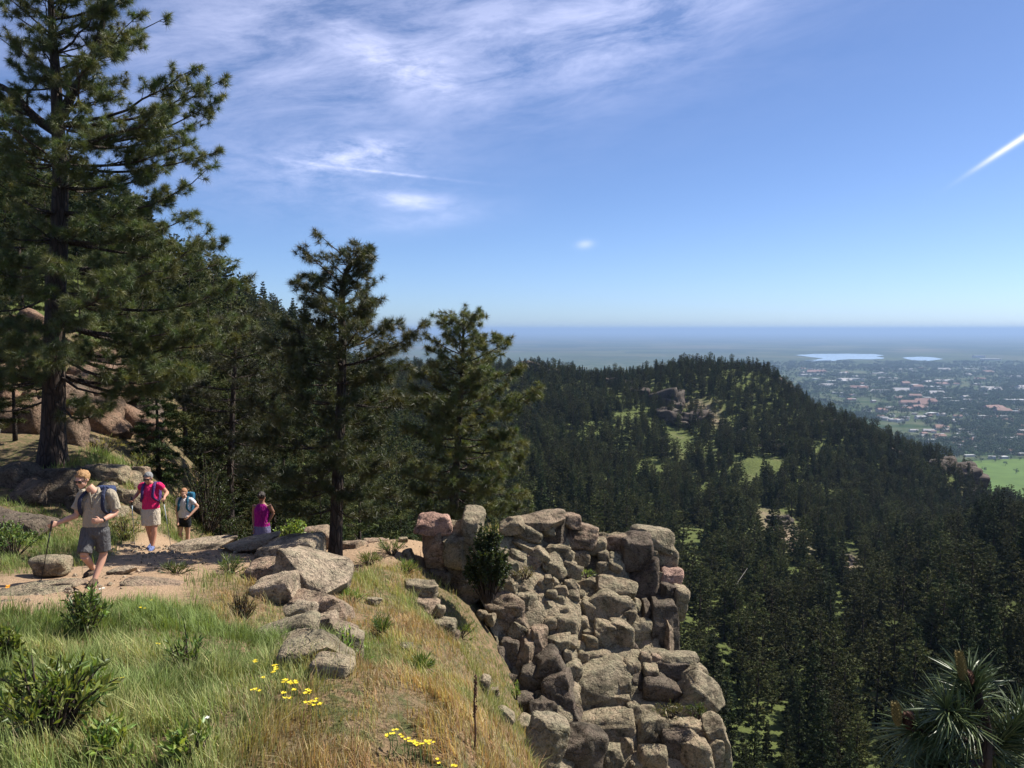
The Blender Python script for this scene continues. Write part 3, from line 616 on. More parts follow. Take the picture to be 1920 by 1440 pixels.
# crags that stand out of the forested slopes
def far_at(px, py0=None, d=None):
    u = (px - 960) / F; x = u * d; return np.array([x, d, float(far_z(x, d)[0])])
for px, d, w, h, lab in [(985,622,60,34,'dark jagged crag at the left end of the far ridge crest'),(1030,612,40,24,'smaller dark crag right of the jagged crag on the ridge crest'),(1165,600,46,22,'rock step on the ridge crest above the dark gully'),
        (1235,560,90,50,'broad dark rock face below the middle of the ridge crest'),(1290,530,80,34,'sunlit rocky rib slanting down the middle of the ridge'),(1360,500,90,36,'grey rock bluff above the green clearings on the ridge'),(1440,485,60,30,'pale rock slab on the ridge face right of the clearings'),
        (1480,470,50,26,'dark boulder pile on the ridge face below the pale slab'),(1465,622,30,26,'round dark knob of rock high on the ridge shoulder'),(1560,540,50,26,'reddish rock patch on the descending ridge shoulder'),(1700,505,60,34,'blocky crag on the lower ridge shoulder'),(1790,490,90,60,'steep dark red cliff at the lower end of the ridge'),(1850,462,60,24,'rocky spine running down below the dark red cliff'),
        (1470,330,50,24,'pale scree patch among pines in the valley middle'),(1592,285,44,24,'bare tan rock among pines right of the pale scree'),(440,170,110,56,'grey rock cliff on the left hillside behind the pines'),(600,285,44,40,'tan rock tower at the edge of the left hillside'),(480,215,60,30,'low grey ledge on the left hillside above the hikers')]:
    b = far_at(px, None, d); root = empty('rock_crag', b); tag(root, lab, 'rock crag')
    for j in range(7):
        s = R.uniform(0.25, 0.6); ww, hh = w / F * d * s, h / F * d * s * 1.25
        V, Q = rock_geo((ww, ww * 0.9, hh), R.uniform(4, 7), 6, 0.12, 8, cutlo=0.7)
        V = V @ rot_m(R.uniform(-.25, .25), R.uniform(-.35, .35), R.uniform(-.6, .6)).T
        x = R.uniform(-0.5, 0.5) * w / F * d; y = R.uniform(-0.3, 0.3) * w / F * d
        zz = float(far_z(b[0] + x, b[1] + y)[0]) - b[2]
        o = obj('boulder', mesh('boulder', V, Q, True), M['rock_far'], root); o.location = (x, y, zz + hh * 0.12)

# ------------------------------------------------------------------ forest trees
def conifer(h, rb, style, seed, dens=1.0, fs=1.0):
    """trunk and crown arrays of one conifer; style 0 = narrow fir, 1 = ponderosa with an uneven open crown"""
    r = np.random.default_rng(seed)
    lean = r.normal(0, 0.012, 2); zt = np.linspace(0, h, 7)
    path = np.stack([lean[0] * zt + 0.1 * np.sin(zt * 0.5 + seed), lean[1] * zt, zt], 1)
    tv, tt = tube(path, np.interp(zt, [0, h * 0.1, h], [0.02 * h, 0.015 * h, 0.012]), 6)
    ac = Acc(); z0 = h * (0.05 if style == 0 else r.uniform(0.10, 0.20)); z = z0
    base = np.array([0.031, 0.046, 0.016]) if style == 0 else np.array([0.048, 0.058, 0.018])
    br = Acc(); br.add(tv, tt)
    while z < h * 0.985:
        t = (z - z0) / (h - z0)
        if style == 0: L = rb * (1 - t) ** 0.85 * r.uniform(0.75, 1.15) + 0.12
        else: L = rb * (min(1, 0.55 + t * 2.2)) * (1 - t ** 2.2) ** 0.8 * r.uniform(0.55, 1.2) + 0.15
        nb = r.integers(4, 7)
        a0 = r.uniform(0, 6.28); cx = np.interp(z, zt, path[:, 0]); cyy = np.interp(z, zt, path[:, 1])
        for k in range(nb):
            if style and r.random() < 0.14: continue
            a = a0 + k * 6.283 / nb + r.normal(0, 0.25); l = L * r.uniform(0.65, 1.15)
            rise = (-0.28 + 0.65 * t if style == 0 else -0.10 + 0.55 * t) + r.normal(0, 0.08)
            d = np.array([math.cos(a), math.sin(a), rise]); b0 = np.array([cx, cyy, z])
            n_c = max(4, int(l * 7.0 * dens)); s = np.sqrt(r.uniform(0.06, 1.0, n_c)); pos = b0 + np.outer(s * l, d)
            pos[:, 2] += 0.10 * l * (s ** 2) * (1 if style else 0.6)
            side = np.array([-math.sin(a), math.cos(a), 0]); pos += np.outer(r.normal(0, 0.22, n_c) * l * (0.3 + 0.5 * s) * 0.7, side)
            pos[:, 2] += r.normal(0, 0.07, n_c)
            if l > 1.0:
                v, q = tube([b0, b0 + d * l * 0.55], [0.012 * h * (1 - t) * 0.28 + 0.012, 0.008], 3, False); br.add(v, q)
            for p in pos:
                sz = r.uniform(0.32, 0.62) * (0.7 + 0.35 * (1 - t)) * fs; m = 4 if fs == 1.0 else 6
                cc = base * r.uniform(0.65, 1.45) * np.array([r.uniform(0.9, 1.25), 1, r.uniform(0.8, 1.1)])
                out = norm(p - b0 + 1e-3) * 0.8
                for _ in range(m):
                    e = norm(r.normal(size=3) * np.array([1, 1, 0.7]) + out); f = norm(np.cross(e, r.normal(size=3))) * (1.0 if fs == 1.0 else 0.5)
                    o = p + r.normal(0, 0.06, 3)
                    ac.add([o - e * sz * 0.55 - f * sz * 0.20, o - e * sz * 0.55 + f * sz * 0.20, o + e * sz * 0.75], [(0, 1, 2)], None, cc)
        z += (0.55 if style == 0 else 0.62) * r.uniform(0.75, 1.3) * (1.0 if h < 9 else 1.15)
    return br, ac
PROTO = []
for k, (h, rb, st) in enumerate([(13, 2.9, 0), (15, 3.3, 0), (11, 2.8, 0), (12, 3.2, 1), (14, 3.5, 1), (9, 2.8, 1), (15, 3.4, 1), (13, 3.0, 1), (13, 2.9, 0), (12, 3.2, 1), (14, 3.4, 1)]):
    br, ac = conifer(h, rb, st, 100 + k, 1.15 if k < 8 else 2.6, 1.0 if k < 8 else 0.62)
    PROTO.append((br.mesh('trunk', True), ac.mesh('crown'), h, rb))
    PROTO[-1][0].materials.append(M['bark']); PROTO[-1][1].materials.append(M['needle_far'])
CLEAR = [(1272,833,34,20,25),(1235,800,24,12,0),(1230,885,40,20,10),(1330,850,26,12,20),(1430,880,44,22,15),(1395,905,30,14,0),(1530,915,40,9,25),(1535,845,24,10,0),(1470,995,64,26,35),(1592,1052,26,18,0),(1290,1010,30,30,0),(1300,1040,20,34,0),(1345,1150,14,14,0),(1500,1130,12,12,0),(1420,1060,12,10,0),(1395,940,20,8,0),(1110,820,16,10,0),(1180,780,18,8,0),(1060,900,12,9,0),(1310,930,24,9,0),(1620,1100,14,9,0),(1170,860,20,9,0),(1220,950,12,20,0),(1570,960,24,9,20),(1345,780,30,7,35),(440,705,50,18,0),(1850,930,30,9,25),(620,740,40,30,0),(890,760,26,20,0),(1640,990,20,7,0),(1140,900,16,8,0),(1480,960,20,9,0)]
pts = []
r = np.random.default_rng(5); y = 27.0
while y < 690:
    sp_ = 3.6 if y < 60 else (5.7 if y < 320 else 4.4)
    x = -0.72 * y
    while x < 0.70 * y:
        pts.append((x + r.uniform(-.5, .5) * sp_, y + r.uniform(-.5, .5) * sp_)); x += sp_
    y += sp_ * 0.92
pts = np.array(pts); zf = far_z(pts[:, 0], pts[:, 1]); ppx, ppy = proj(np.c_[pts, zf])
ok = (r.random(len(pts)) < np.clip(0.95 + 0.5 * fbm2(pts[:, 0] / 30, pts[:, 1] / 30, 3, 77), 0.15, 1.0))
for c in CLEAR: ok &= ~(np.hypot((ppx - c[0]) / c[2], (ppy - c[1]) / c[3]) < 0.95) if c[4] == 0 else ~(ell(ppx, ppy, c[0], c[1], c[2], c[3], c[4]) > 0.52)
ok &= ~((ppx < 330) & (pts[:, 1] < 42)) & ~((ppx < 200) & (pts[:, 1] < 60) & (r.random(len(pts)) < 0.4))
ok &= ~((pts[:, 1] < 34) & (ppx > 700)) & ~((pts[:, 1] < 70) & (ppx > 1250))
# thin out the rocky upper ridge and the left hill
rocky = np.maximum.reduce([ell(ppx, ppy, 1290, 770, 110, 34, 35), ell(ppx, ppy, 1420, 815, 110, 30, 30), ell(ppx, ppy, 1800, 900, 70, 30, 25), ell(ppx, ppy, 1000, 690, 60, 20)])
ok &= ~((rocky > 0.4) & (r.random(len(pts)) < 0.3)) & ~((ppx < 420) & (pts[:, 1] > 60) & (r.random(len(pts)) < 0.15))
pts = pts[ok]; zf = zf[ok]; ppx = ppx[ok]; ppy = ppy[ok]; n = len(pts)
dd = pts[:, 1]
kind = np.where(r.random(n) < np.where(ppx < 900, 0.35, 0.45), r.integers(0, 3, n), r.integers(3, 8, n))
kind = np.where(dd < 75, 8 + kind % 3, kind)
hp = np.array([p[2] for p in PROTO]); scl = r.uniform(0.6, 1.2, n) * np.where(dd < 60, 0.62, np.where(dd < 110, 0.85, np.where(dd < 330, 1.05, 0.92))) * np.where((dd > 520), 0.85, 1.0)
scl *= np.where(r.random(n) < 0.16, 0.55, 1.0)
rz = r.uniform(0, 6.283, n)
tx, ty = proj(np.c_[pts, zf + hp[kind] * scl])
lim = np.interp(tx, [-100, 290, 300, 500, 760, 790, 900, 1090, 1250, 1262, 1275, 1240, 1350, 1360], [560, 700, 960, 990, 1000, 960, 985, 975, 990, 1130, 1420, 1440, 1440, 1440])
seen = (tx > -60) & (tx < 1980) & (ty < lim - 6)
app = hp[kind] * scl / dd
order = np.argsort(-np.where(seen, app, -1)); solo = order[:300]; rest = np.setdiff1d(np.where((tx > -250) & (tx < 2200))[0], solo)
def tree_label(k):
    px, py, d = tx[k], ty[k], dd[k]
    form = 'narrow dark fir' if kind[k] in (0, 1, 2, 8) else ('broad open-crowned pine' if hp[kind[k]] > 10 else 'small bushy pine')
    tall = 'tall ' if scl[k] * hp[kind[k]] > 11 else ''
    form = (tall + form)
    if px < 120: return form + ' on the hillside at the left picture edge', 'pines on the left hillside edge'
    if px < 300: return form + ' on the hillside behind the big foreground pine', 'pines on the left hillside'
    if px < 560 and d < 110: return form + ' in the gully behind the hikers', 'pines behind the hikers'
    if px < 560: return form + ' on the left skyline slope beyond the hikers', 'pines on the left skyline'
    if px < 780 and d < 110: return form + ' just behind the bare-trunked pine by the trail', 'pines behind the bare-trunked pine'
    if px < 1010 and d < 110: return form + ' behind the pine that stands by the leaning boulders', 'pines behind the leaning boulders'
    if px < 1010: return form + ' on the shaded slope seen between the trail-side pines', 'pines on the middle slope'
    if px < 1420: return form + ' in the valley just right of the rock outcrop', 'pines below the outcrop'
    if py > 1250: return form + ' at the bottom of the lower right valley', 'pines at the valley bottom'
    if px < 1650: return form + ' in the middle of the dense lower right stand', 'pines of the lower right stand'
    if py > 1100: return form + ' in the dense stand above the close pine sprig', 'pines above the close sprig'
    return form + ' on the right-hand spur below the ridge tip', 'pines on the right spur'
from collections import defaultdict
LABS = {k: list(tree_label(k)) for k in solo}; sets = defaultdict(list)
for k in solo: sets[LABS[k][0]].append(k)
ORD = ['first', 'second', 'third', 'fourth', 'fifth', 'sixth']
for lab_, ks in sets.items():
    if 1 < len(ks) <= 6 and len(lab_.split()) <= 13:
        for j, k in enumerate(sorted(ks, key=lambda q: tx[q])): LABS[k][0] = lab_ + ', %s from left' % ORD[j]
for k in solo:
    me_t, me_c, _, _ = PROTO[kind[k]]
    root = empty('pine_tree', (pts[k, 0], pts[k, 1], zf[k] - 0.25), rz[k]); root.scale = (scl[k],) * 3
    lab, grp = LABS[k]; tag(root, lab, 'pine tree', grp)
    obj('trunk', me_t, None, root); obj('crown', me_c, None, root)
SRC = {}
for k in range(8):
    src = [i for i in solo if kind[i] == k]
    SRC[k] = None
def scatter(name, P, rotz, scale, idx, sources):
    """one object of uncountable things: instances of the given meshes on its points"""
    me = mesh(name, P, np.zeros((0, 3), np.int32)) if False else bpy.data.meshes.new(name)
    me.vertices.add(len(P)); me.vertices.foreach_set('co', np.asarray(P, np.float32).ravel())
    for nm, arr in (('rz', rotz), ('sc', scale)):
        a = me.attributes.new(nm, 'FLOAT', 'POINT'); a.data.foreach_set('value', np.asarray(arr, np.float32))
    a = me.attributes.new('ix', 'INT', 'POINT'); a.data.foreach_set('value', np.asarray(idx, np.int32))
    o = bpy.data.objects.new(name, me); COL.objects.link(o)
    g = bpy.data.node_groups.new(name + '_scatter', 'GeometryNodeTree')
    g.interface.new_socket('Geometry', in_out='INPUT', socket_type='NodeSocketGeometry'); g.interface.new_socket('Geometry', in_out='OUTPUT', socket_type='NodeSocketGeometry')
    gi = g.nodes.new('NodeGroupInput'); go = g.nodes.new('NodeGroupOutput'); jn = g.nodes.new('GeometryNodeJoinGeometry')
    def named(nm, ty):
        q = g.nodes.new('GeometryNodeInputNamedAttribute'); q.data_type = ty; q.inputs['Name'].default_value = nm; return q.outputs['Attribute']
    rzs, scs, ixs = named('rz', 'FLOAT'), named('sc', 'FLOAT'), named('ix', 'INT')
    cx = g.nodes.new('ShaderNodeCombineXYZ'); g.links.new(rzs, cx.inputs[2])
    for k, obs in enumerate(sources):
        j2 = g.nodes.new('GeometryNodeJoinGeometry')
        for ob in obs:
            oi = g.nodes.new('GeometryNodeObjectInfo'); oi.inputs['Object'].default_value = ob; oi.transform_space = 'ORIGINAL'
            g.links.new(oi.outputs['Geometry'], j2.inputs[0])
        cmp_ = g.nodes.new('FunctionNodeCompare'); cmp_.data_type = 'INT'; cmp_.operation = 'EQUAL'
        i_in = [s for s in cmp_.inputs if s.type == 'INT']; g.links.new(ixs, i_in[0]); i_in[1].default_value = k
        ip = g.nodes.new('GeometryNodeInstanceOnPoints'); g.links.new(gi.outputs[0], ip.inputs['Points']); g.links.new(cmp_.outputs[0], ip.inputs['Selection'])
        g.links.new(j2.outputs[0], ip.inputs['Instance']); g.links.new(scs, ip.inputs['Scale'])
        er = g.nodes.new('FunctionNodeEulerToRotation'); g.links.new(cx.outputs[0], er.inputs[0]); g.links.new(er.outputs[0], ip.inputs['Rotation'])
        g.links.new(ip.outputs[0], jn.inputs[0])
    g.links.new(jn.outputs[0], go.inputs[0])
    md = o.modifiers.new('scatter', 'NODES'); md.node_group = g
    return tag(o, kind='stuff')
first = {}
for o in list(COL.objects):
    if o.parent is not None and o.data is not None and o.name.split('.')[0] in ('trunk', 'crown'):
        first.setdefault(o.data.name, o)
srcs = [[first[p[0].name], first[p[1].name]] for p in PROTO if p[0].name in first]; assert len(srcs) == len(PROTO)
fo = scatter('forest', np.c_[pts[rest], zf[rest] - 0.3], rz[rest], scl[rest], kind[rest], srcs)
tag(fo, 'dark pine forest covering the valley and the far ridge', 'forest')

# ------------------------------------------------------------------ the pines by the trail
def tufts(C, Ax, n, ln, wd, rnd, cols, spread=0.95):
    """needle bunches: C centres, Ax twig directions -> V, T, colours (one slim triangle per bundle)"""
    m = len(C); d = rnd.normal(size=(m, n, 3)); d /= np.linalg.norm(d, axis=2, keepdims=True)
    d = d * spread + Ax[:, None, :] * 0.5; d /= np.linalg.norm(d, axis=2, keepdims=True)
    b = C[:, None, :] - Ax[:, None, :] * rnd.uniform(0, 0.09, (m, n, 1))
    l = ln * rnd.uniform(0.7, 1.15, (m, n, 1)); s = np.cross(d, rnd.normal(size=(m, n, 3))); s /= np.linalg.norm(s, axis=2, keepdims=True)
    tip = b + d * l; tip[..., 2] -= 0.02
    V = np.stack([b - s * wd / 2, b + s * wd / 2, tip], 2).reshape(-1, 3)
    T = np.arange(m * n * 3).reshape(-1, 3)
    c = np.repeat(cols, n * 3, axis=0) * np.repeat(rnd.uniform(0.75, 1.3, (m * n, 1)), 3, axis=0)
    return V, T, c
def pine(label, leaders, r0, prof, d0, nl, seed, crown_py, needles=40, twig_rate=5.0, nlen=0.17, group=None, base_col=(0.066, 0.082, 0.030), wd=0.0085, rise=(0.0, 0.55), extra=()):
    """leaders: trunk lines in photo pixels at depth d0; prof: (py, reach left px, reach right px)"""
    rnd = np.random.default_rng(seed); base = W(*leaders[0][0], d0)
    root = empty('pine_tree', base); tag(root, label, 'pine tree', group)
    tk = Acc(); lines = []
    for li, L in enumerate(leaders):
        P = spline([W(px, py, d0) for px, py in L], 26); P[:, 1] += np.cumsum(rnd.normal(0, 0.015, 26)); lines.append(P)
        ra = np.linspace(r0 if li == 0 else r0 * 0.42, r0 * 0.12, 26)
        if li == 0: ra[:3] *= np.array([1.45, 1.15, 1.03]); P[0, 2] -= 0.25
        v, t = tube(P - base, ra, 12); tk.add(v, t)
    obj('trunk', tk.mesh('trunk', True), M['bark'], root)
    pys = np.array([p[0] for p in prof]); Ls = np.array([p[1] for p in prof]); Rs = np.array([p[2] for p in prof])
    C = []; AX = []; ga = rnd.uniform(0, 6.28)
    specs = []
    for i in range(nl):
        f = (i + rnd.uniform(0.1, 0.9)) / nl; py = crown_py[0] + (crown_py[1] - crown_py[0]) * f ** 1.0
        specs.append((py, ga + i * 2.39996 + rnd.normal(0, 0.2), None))
    for e in extra: specs.append(e)
    for py, a, forced in specs:
        line = lines[int(rnd.integers(len(lines)))] if forced is None else lines[0]
        lpx, lpy = proj(line); 
        if py < lpy.min() - 4 or py > lpy.max(): line = lines[0]; lpx, lpy = proj(line)
        k = int(np.argmin(np.abs(lpy - py))); b0 = line[k]
        c, sn = math.cos(a), math.sin(a); side = np.interp(py, pys, Rs if c > 0 else Ls); mean = 0.5 * (np.interp(py, pys, Rs) + np.interp(py, pys, Ls))
        l = (abs(c) * side + (1 - abs(c)) * mean * 0.8) / F * d0 * rnd.uniform(0.42, 1.12)
        if forced: l = forced / F * d0 / max(0.85, abs(c))
        l = max(l, 0.25); t = (py - crown_py[0]) / (crown_py[1] - crown_py[0])
        up = rise[1] * (1 - t) + rise[0] * t + rnd.normal(0, 0.1); bend = rnd.uniform(0.0, 0.22); sag = -0.12 * t
        dr = np.array([c, sn, 0.0]); sd_ = np.array([-sn, c, 0.0]); S = np.linspace(0, 1, 8)
        wob = np.cumsum(rnd.normal(0, 0.035 * l, 8)); wob -= wob[0]
        P = b0 + np.outer(S * l, dr) + np.outer(wob, sd_); P[:, 2] += l * (up * S + sag * np.sin(S * 3.1) + bend * S ** 2)
        ac = Acc(); v, tt = tube(P - base, np.linspace(0.011 * l + 0.010, 0.006, 8), 6); ac.add(v, tt)
        nt_ = max(3, int(l * twig_rate)); ss = np.sort(rnd.uniform(0.36 if l > 1 else 0.15, 1.0, nt_))
        for j, s in enumerate(ss):
            q = np.array([np.interp(s, S, P[:, m]) for m in range(3)]); sg = 1 if j % 2 else -1
            tl = min(0.75, 0.16 + 0.20 * l * (1.15 - s)) * rnd.uniform(0.6, 1.2)
            td = norm(dr * rnd.uniform(0.35, 1.0) + sd_ * sg * rnd.uniform(0.3, 1.0) + np.array([0, 0, rnd.uniform(0.0, 0.75)]))
            e = q + td * tl; mid = q + td * tl * 0.5 - np.array([0, 0, 0.03])
            v, tt = tube(np.array([q, mid, e]) - base, [0.009, 0.007, 0.004], 4, False); ac.add(v, tt)
            C.append(e); AX.append(td)
            for _q in range(1 + int(tl > 0.2) + int(tl > 0.4)): C.append(e + rnd.normal(0, 0.075, 3) - td * 0.05); AX.append(norm(td + rnd.normal(0, 0.6, 3) + [0, 0, 0.3]))
        C.append(P[-1]); AX.append(norm(P[-1] - P[-2]))
        obj('limb', ac.mesh('limb', True), M['bark'], root)
    for line in lines:
        C.append(line[-1]); AX.append(np.array([0, 0, 1.0]))
        for q in range(4): C.append(line[-1 - q] + rnd.normal(0, 0.06, 3)); AX.append(norm(rnd.normal(size=3) + [0, 0, 1]))
    C = np.array(C); AX = np.array(AX); m = len(C)
    cols = np.array(base_col) * rnd.uniform(0.7, 1.35, (m, 1)) * np.stack([rnd.uniform(0.85, 1.35, m), np.ones(m), rnd.uniform(0.7, 1.1, m)], 1)
    V, T, c = tufts(C - base, AX, needles, nlen, wd, rnd, cols)
    obj('crown', mesh('crown', V, T, False, c), M['needle'], root)
    return root
pine('large dark ponderosa pine towering over the trail at the left, its top cut off', [[(98,880),(101,780),(104,640),(110,480),(114,330),(110,215),(104,110),(96,10),(92,-90)], [(112,222),(140,165),(172,110),(196,30),(205,-70)], [(110,250),(72,225),(40,192),(10,165),(-40,150)]],
     0.30, [(-90,60,90),(0,90,200),(60,110,170),(120,110,185),(180,120,165),(215,120,250),(270,140,300),(320,150,275),(360,150,250),(420,160,275),(480,170,290),(540,180,310),(600,180,330),(650,180,310),(710,170,270),(770,110,150)], 20.0, 172, 3, (-80, 740), needles=78, twig_rate=5.6, rise=(-0.15, 0.5), nlen=0.19,
     extra=[(250,0.1,285),(285,-0.25,300),(262,0.4,260),(310,0.2,270),(400,0.0,280),(430,0.3,275),(470,-0.2,290),(520,0.1,310),(540,-0.3,320),(560,0.35,330),(585,0.0,350),(615,0.25,330),(640,0.05,310),(660,-0.3,280),(690,0.2,260),(60,0.0,170),(120,0.2,190),(95,-0.3,150)])
pine('small pine with bare lower trunk beside the trail, left of the leaning boulders', [[(628,1078),(632,980),(637,860),(641,740),(643,640),(641,560),(652,505),(680,478),(696,462)]],
     0.145, [(465,20,10),(500,95,58),(540,90,60),(580,90,85),(620,115,130),(660,135,160),(720,145,160),(800,160,185),(880,150,170),(950,90,120)], 16.5, 108, 8, (480, 945), needles=74, twig_rate=8.2, rise=(-0.18, 0.6), nlen=0.155, base_col=(0.060, 0.074, 0.026), wd=0.0075)
pine('small pine behind the leaning boulders, its pointed top against the plain', [[(848,1000),(852,930),(858,840),(864,740),(868,650),(869,588)]],
     0.135, [(590,18,20),(630,65,55),(680,75,95),(740,85,135),(820,100,150),(900,112,155),(970,90,125)], 21.5, 104, 15, (600, 965), needles=72, twig_rate=7.4, rise=(-0.22, 0.55), nlen=0.165, base_col=(0.070, 0.082, 0.028), wd=0.0085)
pine('bushy pine behind the hikers, right of the big left pine', [[(430,1010),(432,900),(436,780),(440,660),(442,585)]],
     0.15, [(590,20,20),(640,80,90),(700,110,110),(800,120,110),(900,110,90)], 27.0, 70, 21, (595, 900), needles=50, twig_rate=5.2, rise=(-0.2, 0.5), nlen=0.18, base_col=(0.052, 0.064, 0.024), wd=0.011)
pine('pine at the left picture edge, mostly hidden by the big pine', [[(-55,890),(-58,700),(-60,560),(-62,450)]],
     0.18, [(460,20,30),(540,80,80),(640,110,110),(760,120,120)], 23.0, 40, 27, (470, 800), needles=30, twig_rate=5.0, rise=(-0.15, 0.5), nlen=0.18, base_col=(0.055, 0.066, 0.024), wd=0.010)

# ------------------------------------------------------------------ shrubs and flowers
def leaf_quads(B, Dr, L, wd, rnd, cols):
    """folded lance-shaped leaves: 2 quads -> 4 triangles"""
    n = len(B); up = rnd.normal(size=(n, 3)); s = np.cross(Dr, up); s /= np.linalg.norm(s, axis=1, keepdims=True); nn = np.cross(s, Dr)
    L = np.broadcast_to(L, (n,))[:, None]; w = np.broadcast_to(wd, (n,))[:, None]
    m = B + Dr * L * 0.5; V = np.stack([B, m - s * w * 0.5 + nn * w * 0.15, m - nn * w * 0.08, m + s * w * 0.5 + nn * w * 0.15, B + Dr * L - nn * L * 0.08], 1).reshape(-1, 3)
    o = np.arange(n)[:, None] * 5
    T = np.concatenate([o + [0, 1, 2], o + [0, 2, 3], o + [1, 4, 2], o + [2, 4, 3]]); return V, T, np.repeat(cols, 5, axis=0)
def shrub(name, label, cat, px, py, d, w, h, nst, nlv, ll, lw, col, seed, group=None, up=0.6, base=None, dead=0.0):
    rnd = np.random.default_rng(seed); b = W(px, py, d) if base is None else np.asarray(base, float)
    b[2] = near_z(b[0], b[1])[0] - 0.02 if base is None else b[2]
    root = empty(name, b); tag(root, label, cat, group); ws, hs = w / F * d, h / F * d
    st = Acc(); LB = []; LD = []
    for i in range(nst):
        a = rnd.uniform(0, 6.283); rr = math.sqrt(rnd.random()) * ws / 2; hh = hs * rnd.uniform(0.6, 1.0) * math.sqrt(max(0.05, 1 - (rr / (ws / 2)) ** 2 * 0.75))
        e = np.array([math.cos(a) * rr, math.sin(a) * rr * 0.8, hh]); s0 = np.array([e[0] * 0.18, e[1] * 0.18, 0]); mid = (s0 + e) / 2 + np.array([0, 0, hh * 0.10]) + rnd.normal(0, 0.03 * ws, 3)
        P = spline([s0, mid, e], 6); v, t = tube(P, np.linspace(0.006, 0.002, 6) * (1 + hs), 4, False); st.add(v, t)
        for j in range(nlv):
            f = rnd.uniform(0.25, 1.0) ** 0.7; p = np.array([np.interp(f, np.linspace(0, 1, 6), P[:, k]) for k in range(3)])
            ax = norm(P[-1] - P[0]); dr = norm(ax * up + rnd.normal(size=3) * 0.75); LB.append(p + rnd.normal(0, 0.012 + 0.05 * ws * (ll < 0.05), 3)); LD.append(dr)
    obj('stems', st.mesh('stems', True), M['bark'], root)
    LB, LD = np.array(LB), np.array(LD); n = len(LB); cols = np.array(col) * rnd.uniform(0.6, 1.45, (n, 1)) * np.stack([rnd.uniform(0.8, 1.35, n), np.ones(n), rnd.uniform(0.7, 1.2, n)], 1)
    V, T, c = leaf_quads(LB, LD, ll * rnd.uniform(0.6, 1.2, n), lw, rnd, cols)
    obj('foliage', mesh('foliage', V, T, False, c), M['leaf'], root); return root
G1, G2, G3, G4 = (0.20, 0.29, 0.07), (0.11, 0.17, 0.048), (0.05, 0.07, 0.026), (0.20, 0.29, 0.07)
shrub('leafy_shrub', 'leafy green shrub with upright lance leaves in the bottom left corner', 'shrub', 95, 1420, 4.6, 270, 190, 46, 17, 0.085, 0.022, G1, 1, up=1.1)
shrub('leafy_shrub', 'low leafy sprigs at the bottom edge right of the corner shrub', 'shrub', 205, 1445, 4.35, 130, 90, 20, 12, 0.07, 0.022, G1, 2, up=0.9)
shrub('leafy_shrub', 'small upright green plant at the bottom edge below the white bloom', 'shrub', 360, 1445, 4.4, 90, 100, 12, 12, 0.08, 0.022, G1, 3, up=1.2)
shrub('leafy_shrub', 'bright green bush cut by the left picture edge above the corner shrub', 'shrub', 5, 1270, 6.4, 70, 110, 18, 14, 0.09, 0.026, G4, 4, up=1.0)
shrub('leafy_shrub', 'dark green leafy forb in the grass below the man in the khaki shirt', 'forb', 160, 1205, 8.0, 100, 110, 26, 16, 0.08, 0.026, G2, 5, up=0.9)
shrub('leafy_shrub', 'tall thin green forb reaching up in front of the walking man', 'forb', 182, 1180, 8.3, 36, 105, 7, 14, 0.07, 0.02, G1, 6, up=1.0)
shrub('leafy_shrub', 'slender upright grassy plant in the middle of the left meadow', 'forb', 355, 1320, 6.2, 80, 110, 14, 10, 0.08, 0.016, G2, 7, up=1.4)
shrub('leafy_shrub', 'feathery light green forb just right of the lichen outcrop', 'forb', 655, 1370, 7.0, 80, 130, 24, 16, 0.05, 0.012, G1, 8, up=1.3)
shrub('bush', 'rounded green bush at the left picture edge beside the grey ledge', 'bush', 25, 1060, 14.2, 110, 80, 34, 26, 0.06, 0.03, G2, 9)
shrub('bush', 'bright green bush behind the trail slab next to the magenta hiker', 'bush', 545, 1024, 17.6, 95, 75, 40, 26, 0.07, 0.04, G4, 10)
shrub('bush', 'low bright bush behind the dark boulder left of the bare trunk', 'bush', 600, 1000, 20.5, 80, 50, 22, 22, 0.07, 0.04, G1, 11)
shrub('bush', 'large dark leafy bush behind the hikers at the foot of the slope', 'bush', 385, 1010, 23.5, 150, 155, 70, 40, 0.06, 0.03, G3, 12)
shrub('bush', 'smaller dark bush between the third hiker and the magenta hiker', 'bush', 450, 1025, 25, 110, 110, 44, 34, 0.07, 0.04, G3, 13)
shrub('juniper', 'dark upright juniper growing against the leaning boulders', 'juniper', 914, 1128, 16.7, 92, 160, 90, 110, 0.075, 0.035, (0.04, 0.06, 0.022), 14, up=0.35, base=W(914, 1130, 16.7))
shrub('bush', 'grassy scrub at the foot of the rock bank behind the man', 'bush', 235, 1030, 17.6, 70, 55, 30, 18, 0.07, 0.02, (0.13, 0.14, 0.05), 15, up=1.0)
shrub('bush', 'dead-looking grey-brown brush in the grass left of the slabby outcrop', 'bush', 452, 1165, 11.0, 60, 70, 40, 14, 0.06, 0.008, (0.13, 0.10, 0.055), 16, up=1.2)
shrub('bush', 'green tuft of brush on the ledge of the lower outcrop', 'bush', 1310, 1345, 16.2, 56, 36, 22, 16, 0.06, 0.02, G2, 17, base=W(1310, 1348, 16.3))
shrub('bush', 'pale green brush on the rock ledge below the flat boulders', 'bush', 1255, 1345, 16.0, 70, 34, 30, 14, 0.07, 0.014, (0.17, 0.19, 0.07), 18, base=W(1255, 1347, 16.2))
shrub('bush', 'tuft of bright grass in the notch between round boulders', 'grass tuft', 1098, 1082, 19.0, 40, 16, 20, 8, 0.08, 0.012, G4, 19, base=W(1098, 1084, 19.0), up=1.5)
shrub('bush', 'grassy tuft at the dark foot of the leaning boulders', 'grass tuft', 862, 1160, 15.9, 90, 34, 26, 10, 0.12, 0.014, G1, 20, up=1.4)
